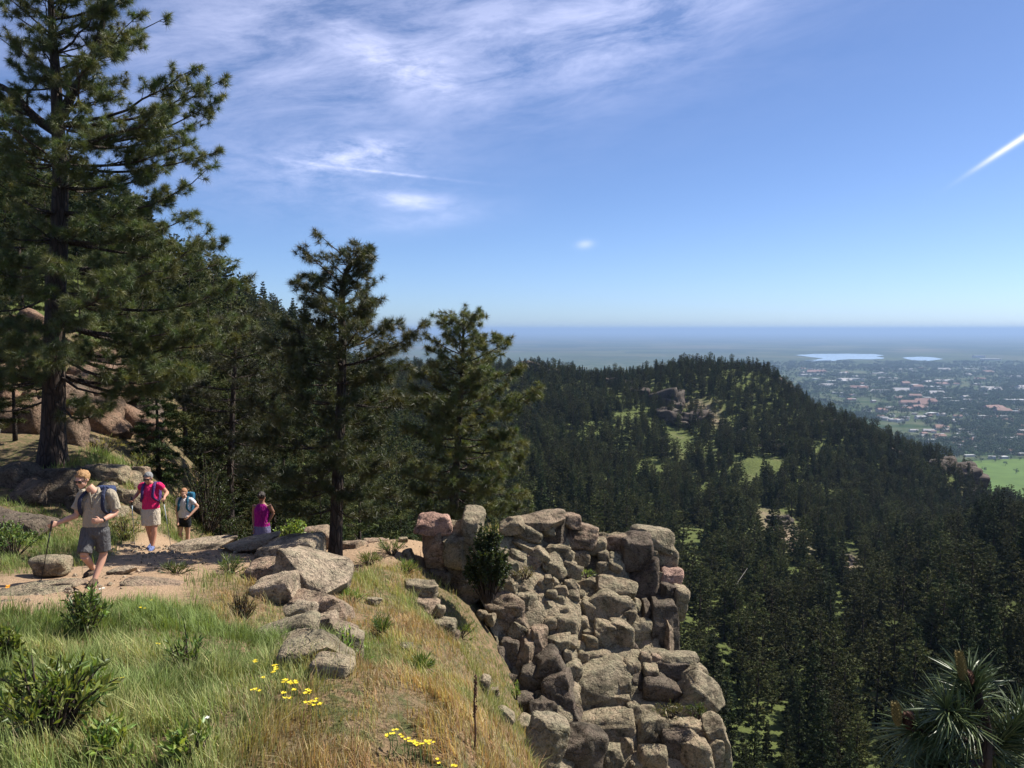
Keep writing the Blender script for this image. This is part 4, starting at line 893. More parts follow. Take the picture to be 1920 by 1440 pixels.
shrub('bush', 'small sunlit sprig at the edge of the shaded rock cleft', 'grass tuft', 968, 1310, 13.5, 22, 40, 8, 10, 0.06, 0.02, G4, 21, base=W(968, 1312, 13.2), up=1.0)
shrub('bush', 'tuft of grass between the thin slabs on top of the outcrop', 'grass tuft', 985, 1082, 18.4, 60, 26, 26, 8, 0.10, 0.012, (0.20, 0.20, 0.07), 22, base=W(985, 1086, 18.3), up=1.5)
for k, (px, py, w, h, cc) in enumerate([(430,1075,70,34,G2),(500,1038,50,26,G1),(735,1040,60,34,G2),(690,1060,50,26,G1),(760,1075,50,26,G1),(660,1130,60,26,G1),(250,840,110,44,(0.20,0.22,0.07)),(190,835,90,40,(0.24,0.22,0.08)),(715,1190,40,40,G2),(790,1260,50,30,G2),(330,1075,60,20,G2)]):
    d = ground_depth(px, py) if py > 900 else 22.5
    shrub('grass_clump', ['green grass clump on the trail shoulder above the dead brush','grass clump at the top edge of the slabby outcrop','dark grass clump at the trail edge left of the leaning boulders','grass clump just right of the bare pine trunk','grass clump below the small grey trail stone','low grass clump right of the pink broken slab','pale tall grass on the bank right of the big trunk','straw-coloured grass on the bank beside the big trunk','green grass clump halfway down the dry slope','grass clump above the lower yellow flowers','low green clump on the trail edge below the slabs'][k], 'grass clump', px, py, d, w, h, 34, 9, 0.13, 0.010, cc, 40 + k, up=1.6)
yel = m_flat('yellow_petals', (0.72, 0.56, 0.03), 0.6, 0.15, 60); orn = m_flat('orange_petals', (0.75, 0.30, 0.02), 0.6, 0.15, 60); wht = m_flat('white_petals', (0.8, 0.8, 0.7), 0.6, 0.1, 60)
grn = m_flat('flower_stem', (0.10, 0.15, 0.05), 0.7, 0.2, 60); brn = m_flat('dry_stalk', (0.10, 0.055, 0.032), 0.9, 0.3, 30, 0.4)
def flower(label, px, py, d, size, stem, mat, group, seed, name='wildflower'):
    rnd = np.random.default_rng(seed); top = W(px, py, d); z0 = float(near_z(top[0], top[1])[0]); b = np.array([top[0], top[1], min(z0, top[2] - stem)])
    root = empty(name, b); tag(root, label, 'wildflower', group)
    tp = top - b; v, t = tube(spline([np.zeros(3), tp * 0.55 + rnd.normal(0, 0.012, 3), tp], 6), [0.0035, 0.003, 0.003, 0.0025, 0.0025, 0.002], 5); a = Acc(); a.add(v, t)
    obj('stem', a.mesh('stem', True), grn, root)
    a = Acc()
    for q in range(rnd.integers(2, 4)):
        c = tp + rnd.normal(0, 1, 3) * np.array([1, 1, 0.25]) * size * 0.42; n = 9
        for k in range(n):
            th = k * 6.283 / n + rnd.uniform(0, .4); dr = np.array([math.cos(th), math.sin(th), 0.35 + rnd.uniform(-.2, .2)]); s = np.array([-math.sin(th), math.cos(th), 0]); L = size * rnd.uniform(0.4, 0.6)
            a.add([c, c + dr * L * 0.5 - s * L * 0.28, c + dr * L, c + dr * L * 0.5 + s * L * 0.28], None, [(0, 1, 2, 3)])
    obj('flower_head', a.mesh('flower_head'), mat, root)
for k, (px, py) in enumerate([(480,1240),(515,1246),(517,1256),(514,1262),(495,1270),(530,1276),(538,1282),(548,1280),(553,1279),(483,1294),(533,1302),(552,1294),(577,1299),(584,1318),(600,1321),(536,1310),(575,1297),(590,1315)]):
    flower('yellow wildflower in the loose patch left of the lichen outcrop', px, py, ground_depth(px, py + 26) - 0.05, 0.032, 0.1, yel, 'yellow flowers beside the lichen outcrop', 300 + k)
for k, (px, py) in enumerate([(728,1379),(740,1371),(757,1380),(763,1387),(770,1391),(778,1393),(785,1396),(791,1394),(798,1392),(804,1391),(808,1394),(772,1389),(738,1376)]):
    flower('yellow wildflower in the row near the dead stalk', px, py, ground_depth(px, py + 30) - 0.05, 0.026, 0.08, yel, 'yellow flowers near the dead stalk', 340 + k)
for k, (px, py, lab) in enumerate([(297,1207,'lone yellow flower in the middle of the left meadow'),(225,1271,'yellow flower left of the slender grassy plant'),(282,1126,'yellow flower in tall grass just below the trail'),(268,1140,'pale yellow flower cluster below the trail grass'),(823,1428,'yellow bloom at the bottom edge left of the dead stalk'),(848,1436,'yellow bloom at the bottom edge beside the dead stalk'),(153,1050,'tiny yellow flower beside the walking man')]):
    flower(lab, px, py, ground_depth(px, py + 28) - 0.05, 0.028, 0.08, yel, None, 370 + k)
flower('orange flower at the left picture edge above the pale slab', 18, 1098, ground_depth(18, 1122), 0.06, 0.1, orn, None, 390)
flower('white bloom on a short stem near the bottom of the left meadow', 388, 1345, ground_depth(388, 1380), 0.026, 0.1, wht, None, 391)
flower('small white flower on the tall thin forb before the man', 190, 1104, 8.6, 0.03, 0.3, wht, None, 392)
def stalk(label, px, py0, py1, d, r0, seed):
    rnd = np.random.default_rng(seed); b = W(px, py1, d); z0 = float(near_z(b[0], b[1])[0]); tp = W(px + 3, py0, d); b[2] = z0 - 0.03
    root = empty('dead_stalk', b); tag(root, label, 'dead stalk'); n = 40; P = np.linspace(0, 1, n)[:, None] * (tp - b); P[:, 0] += 0.006 * np.sin(np.linspace(0, 7, n))
    v, t = tube(P, (np.linspace(r0, r0 * 0.75, n)) * (1 + 0.25 * rnd.random(n)), 7); a = Acc(); a.add(v, t); obj('stem', a.mesh('stem', True), brn, root)
    a = Acc()
    for k in range(70):
        f = rnd.uniform(0.45, 1.0); p = (tp - b) * f; th = rnd.uniform(0, 6.28); o = np.array([math.cos(th), math.sin(th), 0.5]) * r0 * 1.4
        V, Q = rock_geo((r0 * 1.2, r0 * 1.2, r0 * 1.6), 2.2, 0, 0.1, 5); a.add(V + p + o, None, Q)
    obj('seed_head', a.mesh('seed_head', True), brn, root)
stalk('tall dark dead mullein stalk standing in the grass at the bottom', 889, 1268, 1432, 5.35, 0.0068, 1)
stalk('thin dry stalk left of the tall dead mullein stalk', 842, 1362, 1428, 5.5, 0.003, 2)

# ------------------------------------------------------------------ grass
gr = np.random.default_rng(31)
def blades(n, x0, x1, y0, y1, hmin, hmax, prob):
    x = gr.uniform(x0, x1, n); y = gr.uniform(y0, y1, n)
    u = x / np.maximum(y, 0.5); ok = (np.abs(u) < 0.68) & (gr.random(n) < prob(x, y)); x, y = x[ok], y[ok]
    z = near_z(x, y); px, py = proj(np.stack([x, y, z], 1)); t = trail_mask(x, y)
    g1 = fbm2(x * 0.55, y * 0.55, 3, 51); g2 = fbm2(x * 2.2, y * 2.2, 2, 61)
    ok = (px > -60) & (px < 1200) & (py < 1560) & (gr.random(len(x)) > t * 1.25) & (gr.random(len(x)) < np.clip(0.9 + 0.6 * g2, 0.6, 1))
    # nothing grows beyond the edge of the slope into the cleft
    ok &= ~((px > np.interp(py, [1000, 1100, 1180, 1250, 1290, 1440, 1560], [790, 840, 900, 940, 965, 1110, 1180])) & (y < 18.0))
    return x[ok], y[ok], z[ok], px[ok], py[ok], g1[ok], g2[ok]
parts = [blades(330000, -6.5, 1.5, 3.2, 10.5, 0, 0, lambda x, y: np.clip((6.0 / y) ** 1.2, 0, 1)), blades(230000, -11, 1.0, 9.5, 24, 0, 0, lambda x, y: np.clip((12.0 / y) ** 1.2, 0, 1) * 0.9)]
x, y, z, px, py, g1, g2 = [np.concatenate(a) for a in zip(*parts)]
n = len(x)
# dryness: straw and rust towards the sunny slope on the right, green on the left
dryv = np.clip((px - 470) / 330, -0.35, 0.80) + 0.8 * g1 + 0.35 * g2 + np.where((py > 1360) & (px > 150), 0.12, 0) + np.where((px > 390) & (px < 500) & (py < 1180), 0.35, 0)
dryv = np.clip(dryv + gr.normal(0, 0.22, n), 0, 1)
ca = np.array([0.15, 0.195, 0.058]); cb_ = np.array([0.27, 0.27, 0.105]); cc_ = np.array([0.38, 0.29, 0.145]); ce = np.array([0.33, 0.195, 0.11])
w1 = np.clip(dryv * 2, 0, 1)[:, None]; w2 = np.clip(dryv * 2 - 1, 0, 1)[:, None]
col = ca * (1 - w1) + cb_ * w1; dryc = np.where((gr.random(n) < 0.55)[:, None], ce, cc_); col = col * (1 - w2) + dryc * w2
col = col * gr.uniform(0.65, 1.3, (n, 1))
g3 = fbm2(x * 5.5, y * 5.5, 2, 71); col = col * (1.0 + 0.35 * g3)[:, None]; straw = gr.random(n) < 0.02 + 0.09 * dryv; col = np.where(straw[:, None], np.array([0.40, 0.33, 0.19]) * gr.uniform(0.6, 1.1, (n, 1)), col)
hh = gr.uniform(0.035, 0.14, n) * np.clip(1.0 + 0.7 * g3, 0.35, 1.8) * np.where(dryv < 0.5, 1.25, 0.9) * np.clip(1.0 + 0.5 * g2, 0.5, 1.6); tallm = gr.random(n) < 0.016; hh = np.where(tallm, gr.uniform(0.14, 0.30, n), hh)
az = 2.5 * fbm2(x * 1.7, y * 1.7, 2, 81) + gr.normal(0, 1.1, n) + 2.0; ln = np.abs(gr.normal(0.3, 0.45, n)) * hh; wv = np.stack([np.cos(az), np.sin(az), np.zeros(n)], 1)
wd_ = (0.0032 + 0.00042 * y) * gr.uniform(0.7, 1.3, n) * np.where(tallm, 0.7, 1.0)
sd2 = np.stack([-np.sin(az + gr.normal(0, 0.5, n)), np.cos(az), np.zeros(n)], 1); sd2 /= np.linalg.norm(sd2, axis=1, keepdims=True)
B = np.stack([x, y, z - 0.015], 1); mid = B + wv * (ln * 0.3)[:, None]; mid[:, 2] += hh * 0.6; tip = B + wv * ln[:, None]; tip[:, 2] += hh
V = np.stack([B - sd2 * wd_[:, None] / 2, B + sd2 * wd_[:, None] / 2, mid - sd2 * wd_[:, None] * 0.4, mid + sd2 * wd_[:, None] * 0.4, tip], 1).reshape(-1, 3)
o5 = np.arange(n)[:, None] * 5
T = np.concatenate([o5 + [0, 1, 3], o5 + [0, 3, 2], o5 + [2, 3, 4]])
gro = obj('grass', mesh('grass', V, T, False, np.repeat(col, 5, axis=0)), M['grass'])
tag(gro, 'green and straw-coloured grass covering the slope below the trail', 'grass', kind='stuff')

# ------------------------------------------------------------------ the pine sprig close to the camera
def sprig():
    rnd = np.random.default_rng(77); d = 2.05; base = np.array([1.34, 2.30, -2.6])
    root = empty('pine_sapling', base); tag(root, 'close pine sprig with long glossy needles and young cones in the bottom right corner', 'pine sapling')
    tk = Acc(); top = W(1835, 1300, d); P = spline([np.zeros(3), np.array([-0.03, 0.02, 0.6]), W(1850, 1440, d) - base, top - base], 20)
    v, t = tube(P, np.linspace(0.022, 0.008, 20), 8); tk.add(v, t); obj('trunk', tk.mesh('trunk', True), M['bark'], root)
    tips = [((1832,1330),(1815,1268)), ((1842,1400),(1708,1368)), ((1848,1420),(1925,1345)), ((1846,1430),(1730,1455)), ((1846,1410),(1900,1430)), ((1838,1370),(1770,1330))]
    NV = []; n_all = 0; ac = Acc()
    for (a, b) in tips:
        A_ = W(*a, d); B_ = W(*b, d + rnd.uniform(-0.06, 0.06)); l = Acc(); Q = spline([A_, (A_ + B_) / 2 + [0, 0, 0.01], B_], 8)
        v, t = tube(Q - base, np.linspace(0.009, 0.006, 8), 7); l.add(v, t); obj('limb', l.mesh('limb', True), M['bark'], root)
        ax = norm(B_ - A_); L = np.linalg.norm(B_ - A_); n = int(150 + 950 * L)
        for k in range(n):
            f = rnd.uniform(0.15, 1.0); p = A_ + (B_ - A_) * f; dr = norm(rnd.normal(size=3)); dr = norm(dr - ax * (dr @ ax) * 0.6 + ax * rnd.uniform(0.25, 1.1))
            ln = rnd.uniform(0.075, 0.13); s = norm(np.cross(dr, rnd.normal(size=3))); w = 0.0021; g = np.array([0, 0, -1.0]); e = norm(np.cross(s, dr))
            S = np.linspace(0, 1, 5); pts_ = p + np.outer(S * ln, dr) + np.outer(S ** 2 * ln * rnd.uniform(0.04, 0.34), g); ww = np.array([0.8, 1, 0.95, 0.7, 0.12]) * w
            V = np.concatenate([pts_ - np.outer(ww, s), pts_ + np.outer(ww, s), pts_ + np.outer(ww * 0.8, e)]) - base
            Q4 = [(i, i + 1, 5 + i + 1, 5 + i) for i in range(4)] + [(5 + i, 5 + i + 1, 10 + i + 1, 10 + i) for i in range(4)] + [(10 + i, 10 + i + 1, i + 1, i) for i in range(4)]
            ac.add(V, None, Q4, np.array([0.085, 0.115, 0.042]) * rnd.uniform(0.6, 1.35))
    m = bpy.data.materials.new('glossy_needles'); m.use_nodes = True; t_ = m.node_tree; b_ = t_.nodes['Principled BSDF']; vc = nd(t_, 'ShaderNodeVertexColor', layer_name='Col')
    t_.links.new(vc.outputs[0], b_.inputs['Base Color']); b_.inputs['Roughness'].default_value = 0.42; b_.inputs['Specular IOR Level'].default_value = 0.5
    obj('needles', ac.mesh('needles'), m, root)
    can = m_flat('pollen_cone', (0.21, 0.165, 0.06), 0.8, 0.4, 300, 0.5); con = m_flat('young_cone', (0.105, 0.05, 0.032), 0.8, 0.4, 200, 0.5)
    def scaly(name, a, b, r, mat, rows, fl):
        A_, B_ = W(*a, d) - base, W(*b, d) - base; ax = norm(B_ - A_); L = np.linalg.norm(B_ - A_); q = Acc(); u = norm(np.cross(ax, [0, 1, 0.1])); w = np.cross(ax, u)
        v, t = tube(np.array([A_ + ax * L * f for f in (0, .3, .7, 1)]), np.array([.5, .8, .7, .2]) * r, 10); q.add(v, t)
        for i in range(rows):
            f = i / rows; rr = r * math.sin(math.pi * (0.12 + 0.82 * f)) ** 0.6
            for j in range(10):
                th = j * 0.6283 + i * 0.31; o = u * math.cos(th) + w * math.sin(th); p = A_ + ax * L * f + o * rr * 0.8
                s = norm(np.cross(ax, o)) * r * 0.30; e = p + (ax * fl + o * 0.6) * r * 0.75
                q.add([p - s, p + s, e + s * 0.4, e - s * 0.4, p + o * r * 0.3 + ax * r * 0.2], [(0, 4, 3), (0, 1, 4), (1, 2, 4), (2, 3, 4)])
        obj(name, q.mesh(name), mat, root)
    scaly('pollen_cone', (1806, 1274), (1798, 1222), 0.0105, can, 14, 1.0); scaly('pollen_cone', (1684, 1360), (1678, 1318), 0.0105, can, 13, 1.0)
    scaly('cone', (1817, 1284), (1814, 1258), 0.0125, con, 8, 0.5); scaly('cone', (1704, 1366), (1703, 1336), 0.0130, con, 9, 0.5)
sprig()

# ------------------------------------------------------------------ hikers
def fab(name, c, v=0.12):
    m, t, b = newmat(name); tcn = t.nodes.new('ShaderNodeTexCoord'); mp = nd(t, 'ShaderNodeMapping'); mp.inputs['Scale'].default_value = (1.0, 1.0, 0.45); t.links.new(tcn.outputs['Object'], mp.inputs['Vector'])
    f = noise(t, mp.outputs[0], 13, 3, 0.5, 1.2); g_ = noise(t, tcn.outputs['Object'], 160, 2, 0.5)
    t.links.new(mixc(t, f, tuple(x * (1 - v) for x in c), tuple(min(1, x * (1 + v)) for x in c)), b.inputs['Base Color']); b.inputs['Roughness'].default_value = 0.9; b.inputs['Specular IOR Level'].default_value = 0.12
    bump(t, b, mth(t, 'ADD', f, mth(t, 'MULTIPLY', g_, 0.06)), 1.0, 0.06); return m
SK = m_flat('skin', (0.52, 0.29, 0.20), 0.55, 0.1, 12, 0, 0.35); SKD = m_flat('skin_tanned', (0.44, 0.22, 0.145), 0.55, 0.1, 12, 0, 0.35)
BLK = m_flat('black_plastic', (0.015, 0.015, 0.018), 0.25, 0.1, 20, 0, 0.5); MET = m_flat('pole_metal', (0.35, 0.42, 0.45), 0.35, 0.1, 20, 0, 0.5); BLP = m_flat('black_pole', (0.03, 0.03, 0.035), 0.4, 0.1, 20)
def remesh(o, vox, sm=4):
    m = o.modifiers.new('skin_over', 'REMESH'); m.mode = 'VOXEL'; m.voxel_size = vox; m.use_smooth_shade = True
    if sm: k = o.modifiers.new('relax', 'SMOOTH'); k.iterations = sm; k.factor = 0.5
    return o
def ellipsoid(c, r, n=8, rot=None):
    C_, Q = QS[n]; V = C_ / np.linalg.norm(C_, axis=1, keepdims=True) * np.asarray(r)
    if rot is not None: V = V @ rot.T
    return V + np.asarray(c), Q
class Body:
    """joints are given as (photo px, photo py, offset towards (-) or away (+) from the camera in metres) at the person's distance"""
    def __init__(s, px0, py0, d, name, label):
        s.d = d; s.b = W(px0, py0, d); s.b[2] = float(near_z(s.b[0], s.b[1])[0]) if abs(float(near_z(s.b[0], s.b[1])[0]) - s.b[2]) < 0.25 else s.b[2]
        s.root = empty('person', s.b); tag(s.root, label, 'person')
    def P(s, px, py, dy=0.0): p = W(px, py, s.d) - s.b; p[1] += dy; return p
    def part(s, name, ac, mat, vox=0.012, sm=3, par=None): return remesh(obj(name, ac.mesh(name, True), mat, par or s.root), vox, sm)
def limb(ac, pts, rad, nseg=12, **k): ac.add(*tube(spline(pts, 4 * len(pts)), np.interp(np.linspace(0, 1, 4 * len(pts)), np.linspace(0, 1, len(rad)), rad), nseg, **k))
def hand(ac, wrist, dirn, side, curl=0.9, sc=1.0):
    """palm, four unequal bent fingers and a thumb leaving the side of the palm"""
    dn = norm(dirn); sd_ = norm(np.asarray(side) - dn * np.dot(side, dn)); nn = np.cross(dn, sd_)
    c = wrist + dn * 0.045 * sc; ac.add(*tube([wrist - dn * 0.01, c, wrist + dn * 0.09 * sc], [0.026 * sc, 0.041 * sc, 0.040 * sc], 10, rad2=np.array([0.02, 0.017, 0.015]) * sc, ref=sd_))
    for k, l in enumerate((0.068, 0.077, 0.072, 0.056)):
        b = wrist + dn * 0.085 * sc + sd_ * (0.030 - 0.020 * k) * sc; j1 = b + (dn * math.cos(curl * 0.5) + nn * math.sin(curl * 0.5)) * l * 0.5 * sc
        j2 = j1 + (dn * math.cos(curl * 1.3) + nn * math.sin(curl * 1.3)) * l * 0.34 * sc; j3 = j2 + (dn * math.cos(curl * 2.0) + nn * math.sin(curl * 2.0)) * l * 0.26 * sc
        ac.add(*tube([b - dn * 0.02 * sc, b, j1, j2, j3], np.array([0.010, 0.0098, 0.009, 0.0085, 0.006]) * sc, 8))
    tb = wrist + dn * 0.03 * sc + sd_ * 0.034 * sc; t1 = tb + norm(dn * 0.7 + sd_ * 0.7 + nn * 0.3) * 0.035 * sc; t2 = t1 + norm(dn * 0.9 + sd_ * 0.15 + nn * 0.6) * 0.03 * sc
    ac.add(*tube([tb - sd_ * 0.015, tb, t1, t2], np.array([0.012, 0.0125, 0.0105, 0.007]) * sc, 8))
def head(ac, c, hh, yaw=0.0, pitch=0.0):
    """head with brow, nose, mouth, chin and ears, facing -Y before turning"""
    Rm = rot_m(pitch, 0, yaw); k = hh / 0.235
    def e(o, r): V, Q = ellipsoid(np.zeros(3), np.array(r) * k, 8); ac.add((V + np.array(o) * k) @ Rm.T + c, None, Q)
    e((0, 0.012, 0.025), (0.074, 0.092, 0.090)); e((0, -0.022, -0.040), (0.058, 0.066, 0.070)); e((0, -0.055, -0.085), (0.030, 0.030, 0.024))
    e((0, -0.093, -0.012), (0.012, 0.018, 0.022)); e((0, -0.100, -0.024), (0.016, 0.014, 0.011)); e((0, -0.078, 0.030), (0.052, 0.020, 0.012))
    e((0, -0.084, -0.055), (0.024, 0.012, 0.009)); e((0, -0.082, -0.066), (0.020, 0.012, 0.007))
    for s in (-1, 1): e((s * 0.074, 0.012, -0.005), (0.010, 0.020, 0.031)); e((s * 0.036, -0.066, -0.028), (0.022, 0.020, 0.018))
    return Rm, k
def glasses(body, c, Rm, k):
    a = Acc()
    for s in (-1, 1):
        V, Q = ellipsoid(np.zeros(3), np.array([0.033, 0.012, 0.021]) * k, 8); a.add((V + np.array([s * 0.035, -0.092, 0.008]) * k) @ Rm.T + c, None, Q)
        v, t = tube((np.array([[s * 0.062, -0.085, 0.012], [s * 0.078, -0.03, 0.012], [s * 0.078, 0.015, 0.006]]) * k) @ Rm.T + c, 0.0045, 6); a.add(v, t)
    v, t = tube((np.array([[-0.012, -0.098, 0.012], [0.012, -0.098, 0.012]]) * k) @ Rm.T + c, 0.004, 6); a.add(v, t)
    obj('sunglasses', a.mesh('sunglasses', True), BLK, body.root)
def hair(body, c, Rm, k, mat, shape='short', rnd=np.random.default_rng(3)):
    a = Acc(); V, Q = ellipsoid(np.zeros(3), np.array([0.084, 0.100, 0.092]) * k, 14); V = V + np.array([0, 0.026, 0.040]) * k
    face = (V[:, 1] < -0.035 * k) & (V[:, 2] < 0.055 * k); V[face] += (np.array([0, 0.05, 0.03]) * k)
    low = V[:, 2] < -0.03 * k; V[low, 2] = -0.03 * k - (V[low, 2] + 0.03 * k) * 0.1
    V += norm([0, 0, 1]) * 0 + (fbm(V * 60, 2, 5)[:, None] * 0.008 * k) * (V / np.linalg.norm(V, axis=1, keepdims=True))
    a.add(V @ Rm.T + c, None, Q)
    if shape == 'tail': V, Q = ellipsoid(np.array([0, 0.12, 0.05]) * k, np.array([0.03, 0.05, 0.045]) * k, 8); a.add(V @ Rm.T + c, None, Q)
    if shape == 'short':
        for q in range(26):
            th = rnd.uniform(0, 6.28); ph = rnd.uniform(0.1, 1.2); o = np.array([math.cos(th) * math.cos(ph) * 0.08, math.sin(th) * math.cos(ph) * 0.09 + 0.02, math.sin(ph) * 0.09 + 0.04]) * k
            if o[1] < -0.05 * k and o[2] < 0.07 * k: continue
            v, t = tube(np.array([o, o * 1.03 + rnd.normal(0, 0.005, 3), o * 1.07 + rnd.normal(0, 0.010, 3)]) @ Rm.T + c, [0.012, 0.009, 0.003], 5); a.add(v, t)
    obj('hair', a.mesh('hair', True), mat, body.root)
def shoe(body, ank, toe, mat, sole):
    d_ = norm((toe - ank) * [1, 1, 0]); sd_ = np.cross(d_, [0, 0, 1]); a = Acc(); z0 = ank[2] - 0.07
    pts_ = [ank - d_ * 0.06, ank + d_ * 0.02, ank + d_ * 0.11, ank + d_ * 0.19]; pts_ = [np.array([p[0], p[1], z0 + h]) for p, h in zip(pts_, (0.055, 0.055, 0.042, 0.034))]
    a.add(*tube(spline(pts_, 9), np.interp(np.linspace(0, 1, 9), [0, .2, .65, .9, 1], [0.03, 0.044, 0.050, 0.042, 0.02]), 12, rad2=np.interp(np.linspace(0, 1, 9), [0, .3, .8, 1], [0.05, 0.055, 0.036, 0.02]), ref=sd_))
    o = obj('shoe', a.mesh('shoe', True), mat, body.root)
    b = Acc(); pts_ = [ank - d_ * 0.08, ank + d_ * 0.04, ank + d_ * 0.21]; pts_ = [np.array([p[0], p[1], z0 + 0.012]) for p in pts_]
    b.add(*tube(spline(pts_, 8), np.interp(np.linspace(0, 1, 8), [0, .2, .7, 1], [0.034, 0.045, 0.052, 0.022]), 12, rad2=0.014, ref=sd_)); obj('sole', b.mesh('sole', True), sole, o)
def torso(ac, pelvis, waist, chest, neckb, w, dp):
    ac.add(*tube(spline([pelvis, waist, chest, neckb], 14), np.interp(np.linspace(0, 1, 14), [0, 0.33, 0.68, 0.88, 1], [w[0], w[1], w[2], w[3], 0.07]), 18, rad2=np.interp(np.linspace(0, 1, 14), [0, .33, .68, .88, 1], [dp[0], dp[1], dp[2], dp[3], 0.06]), ref=(1, 0, 0)))
def pole(label, top, tip, mat, basket=True):
    root = empty('trekking_pole', tip); tag(root, label, 'trekking pole'); v = top - tip
    a = Acc(); a.add(*tube(np.array([v * f for f in (0.02, 0.5, 0.5, 0.86)]), [0.0055, 0.0062, 0.0085, 0.0085], 8)); obj('shaft', a.mesh('shaft', True), mat, root)
    a = Acc(); a.add(*tube(np.array([v * f for f in (0.85, 0.88, 0.95, 0.99, 1.02)]), [0.012, 0.016, 0.015, 0.018, 0.012], 10)); obj('grip', a.mesh('grip', True), BLK, root)
    a = Acc(); a.add(*tube(np.array([v * 0.045, v * 0.05]), [0.032, 0.028], 12)); a.add(*tube(np.array([v * 0.0, v * 0.03]), [0.003, 0.007], 6)); obj('basket', a.mesh('basket', True), BLK, root)
def pack(body, c, w, h, dp, mat, strapmat, straps, label, vox=0.014):
    root = empty('backpack', body.b); tag(root, label, 'backpack'); a = Acc(); V, Q = rock_geo((w, dp, h), 4.0, 0, 0.02, 11, seed=4); a.add(V + c, None, Q)
    V, Q = rock_geo((w * 0.8, dp * 0.5, h * 0.45), 4.0, 0, 0.02, 8, seed=5); a.add(V + c + [0, dp * 0.5, -h * 0.15], None, Q); obj('bag', a.mesh('bag', True), mat, root)
    for pts_ in straps:
        a = Acc(); n = 16; P = spline(pts_, n); a.add(*tube(P, 0.030, 10, rad2=0.013, ref=(1, 0, 0))); obj('strap', a.mesh('strap', True), strapmat, root)
GROUNDZ = lambda p: float(near_z(p[0], p[1])[0])

# --- the man in the khaki shirt
B = Body(172, 1084, 12.2, 'person', 'man in khaki short-sleeved shirt and dark grey shorts striding up the trail, head bowed'); P = B.P
sk = Acc(); hc = P(161, 897, -0.10)
Rm, k = head(sk, hc, 0.245, yaw=-0.25, pitch=0.30)
limb(sk, [P(166, 912, 0.0), P(176, 926, 0.04), P(180, 936, 0.06)], [0.062, 0.062, 0.075])
torso(sk, P(179, 992, 0.0), P(178, 972, 0.02), P(178, 945, 0.05), P(179, 925, 0.05), (0.15, 0.145, 0.165, 0.15), (0.11, 0.10, 0.115, 0.09))
shR, shL = P(151, 930, 0.06), P(205, 929, 0.05); elR, haR = P(145, 966, 0.0), P(122, 975, -0.20); elL, haL = P(213, 964, 0.06), P(200, 972, -0.17)
limb(sk, [shR, P(146, 948, 0.02), elR], [0.062, 0.052, 0.042]); limb(sk, [elR, (elR + haR) / 2 + [0, 0, 0.005], haR], [0.044, 0.040, 0.028]); hand(sk, haR, haR - elR, (0, 0, 1), 1.1)
limb(sk, [shL, P(210, 946, 0.06), elL], [0.062, 0.052, 0.044]); limb(sk, [elL, (elL + haL) / 2, haL], [0.044, 0.040, 0.028]); hand(sk, haL, P(188, 970, -0.24) - haL, (0, 0, 1), 1.2)
hipR, hipL = P(167, 992, 0), P(190, 992, 0); knR, knL = P(169, 1037, -0.18), P(191, 1038, 0.06); anR, anL = P(165, 1074, 0.16), P(184, 1074, -0.12)
anR[2] = max(anR[2], 0.08); anL[2] = 0.085
limb(sk, [hipR, (hipR + knR) / 2, knR], [0.085, 0.078, 0.055]); limb(sk, [knR, knR * 0.62 + anR * 0.38 + [0, 0.02, 0], anR], [0.056, 0.055, 0.036])
limb(sk, [hipL, (hipL + knL) / 2, knL], [0.085, 0.078, 0.055]); limb(sk, [knL, knL * 0.62 + anL * 0.38 + [0, 0.02, 0], anL], [0.056, 0.055, 0.036])
B.part('body', sk, SK, 0.0085, 2)
sh = Acc(); torso(sh, P(179, 988, 0.0), P(178, 970, 0.02), P(178, 945, 0.05), P(179, 922, 0.06), (0.185, 0.18, 0.20, 0.165), (0.135, 0.13, 0.14, 0.11))
limb(sh, [P(158, 926, 0.06), shR, P(147, 944, 0.03), P(142, 956, -0.01)], [0.075, 0.082, 0.078, 0.074]); limb(sh, [P(198, 926, 0.05), shL, P(210, 944, 0.06), P(214, 957, 0.06)], [0.075, 0.082, 0.078, 0.074])
KH = fab('khaki_cloth', (0.36, 0.31, 0.235)); shirt = B.part('shirt', sh, KH, 0.011, 3)
a = Acc(); a.add(*tube([P(172, 922, -0.06), P(177, 934, -0.095), P(178, 950, -0.10)], [0.012, 0.010, 0.006], 6)); obj('placket', a.mesh('placket', True), fab('khaki_dark', (0.22, 0.19, 0.145)), shirt)
for sg, pp in ((-1, (168, 921)), (1, (186, 921))): a = Acc(); a.add(*tube([P(178, 916, 0.09), P(pp[0], pp[1] - 1, 0.0), P(177 + sg * 4, 930, -0.075)], [0.02, 0.024, 0.010], 8, rad2=[0.008, 0.008, 0.006])); obj('collar', a.mesh('collar', True), KH, shirt)
so = Acc(); GS = fab('dark_grey_cloth', (0.10, 0.098, 0.10), 0.25); so.add(*tube(spline([P(179, 982, 0), P(179, 998, 0), P(179, 1008, 0)], 8), [0.175, 0.18, 0.185, 0.188, 0.188, 0.185, 0.16, 0.12], 18, rad2=[0.128, 0.13, 0.135, 0.14, 0.14, 0.13, 0.11, 0.08], ref=(1, 0, 0)))
limb(so, [hipR, (hipR + knR) / 2, knR * 0.9 + hipR * 0.1], [0.115, 0.112, 0.105]); limb(so, [hipL, (hipL + knL) / 2, knL * 0.9 + hipL * 0.1], [0.115, 0.112, 0.105]); B.part('shorts', so, GS, 0.011, 3)
hair(B, hc, Rm, k, m_flat('sandy_hair', (0.33, 0.19, 0.085), 0.7, 0.35, 60, 0.6), 'short'); glasses(B, hc, Rm, k)
BT = fab('boot_brown', (0.10, 0.07, 0.05)); SO = fab('sole_dark', (0.03, 0.03, 0.03))
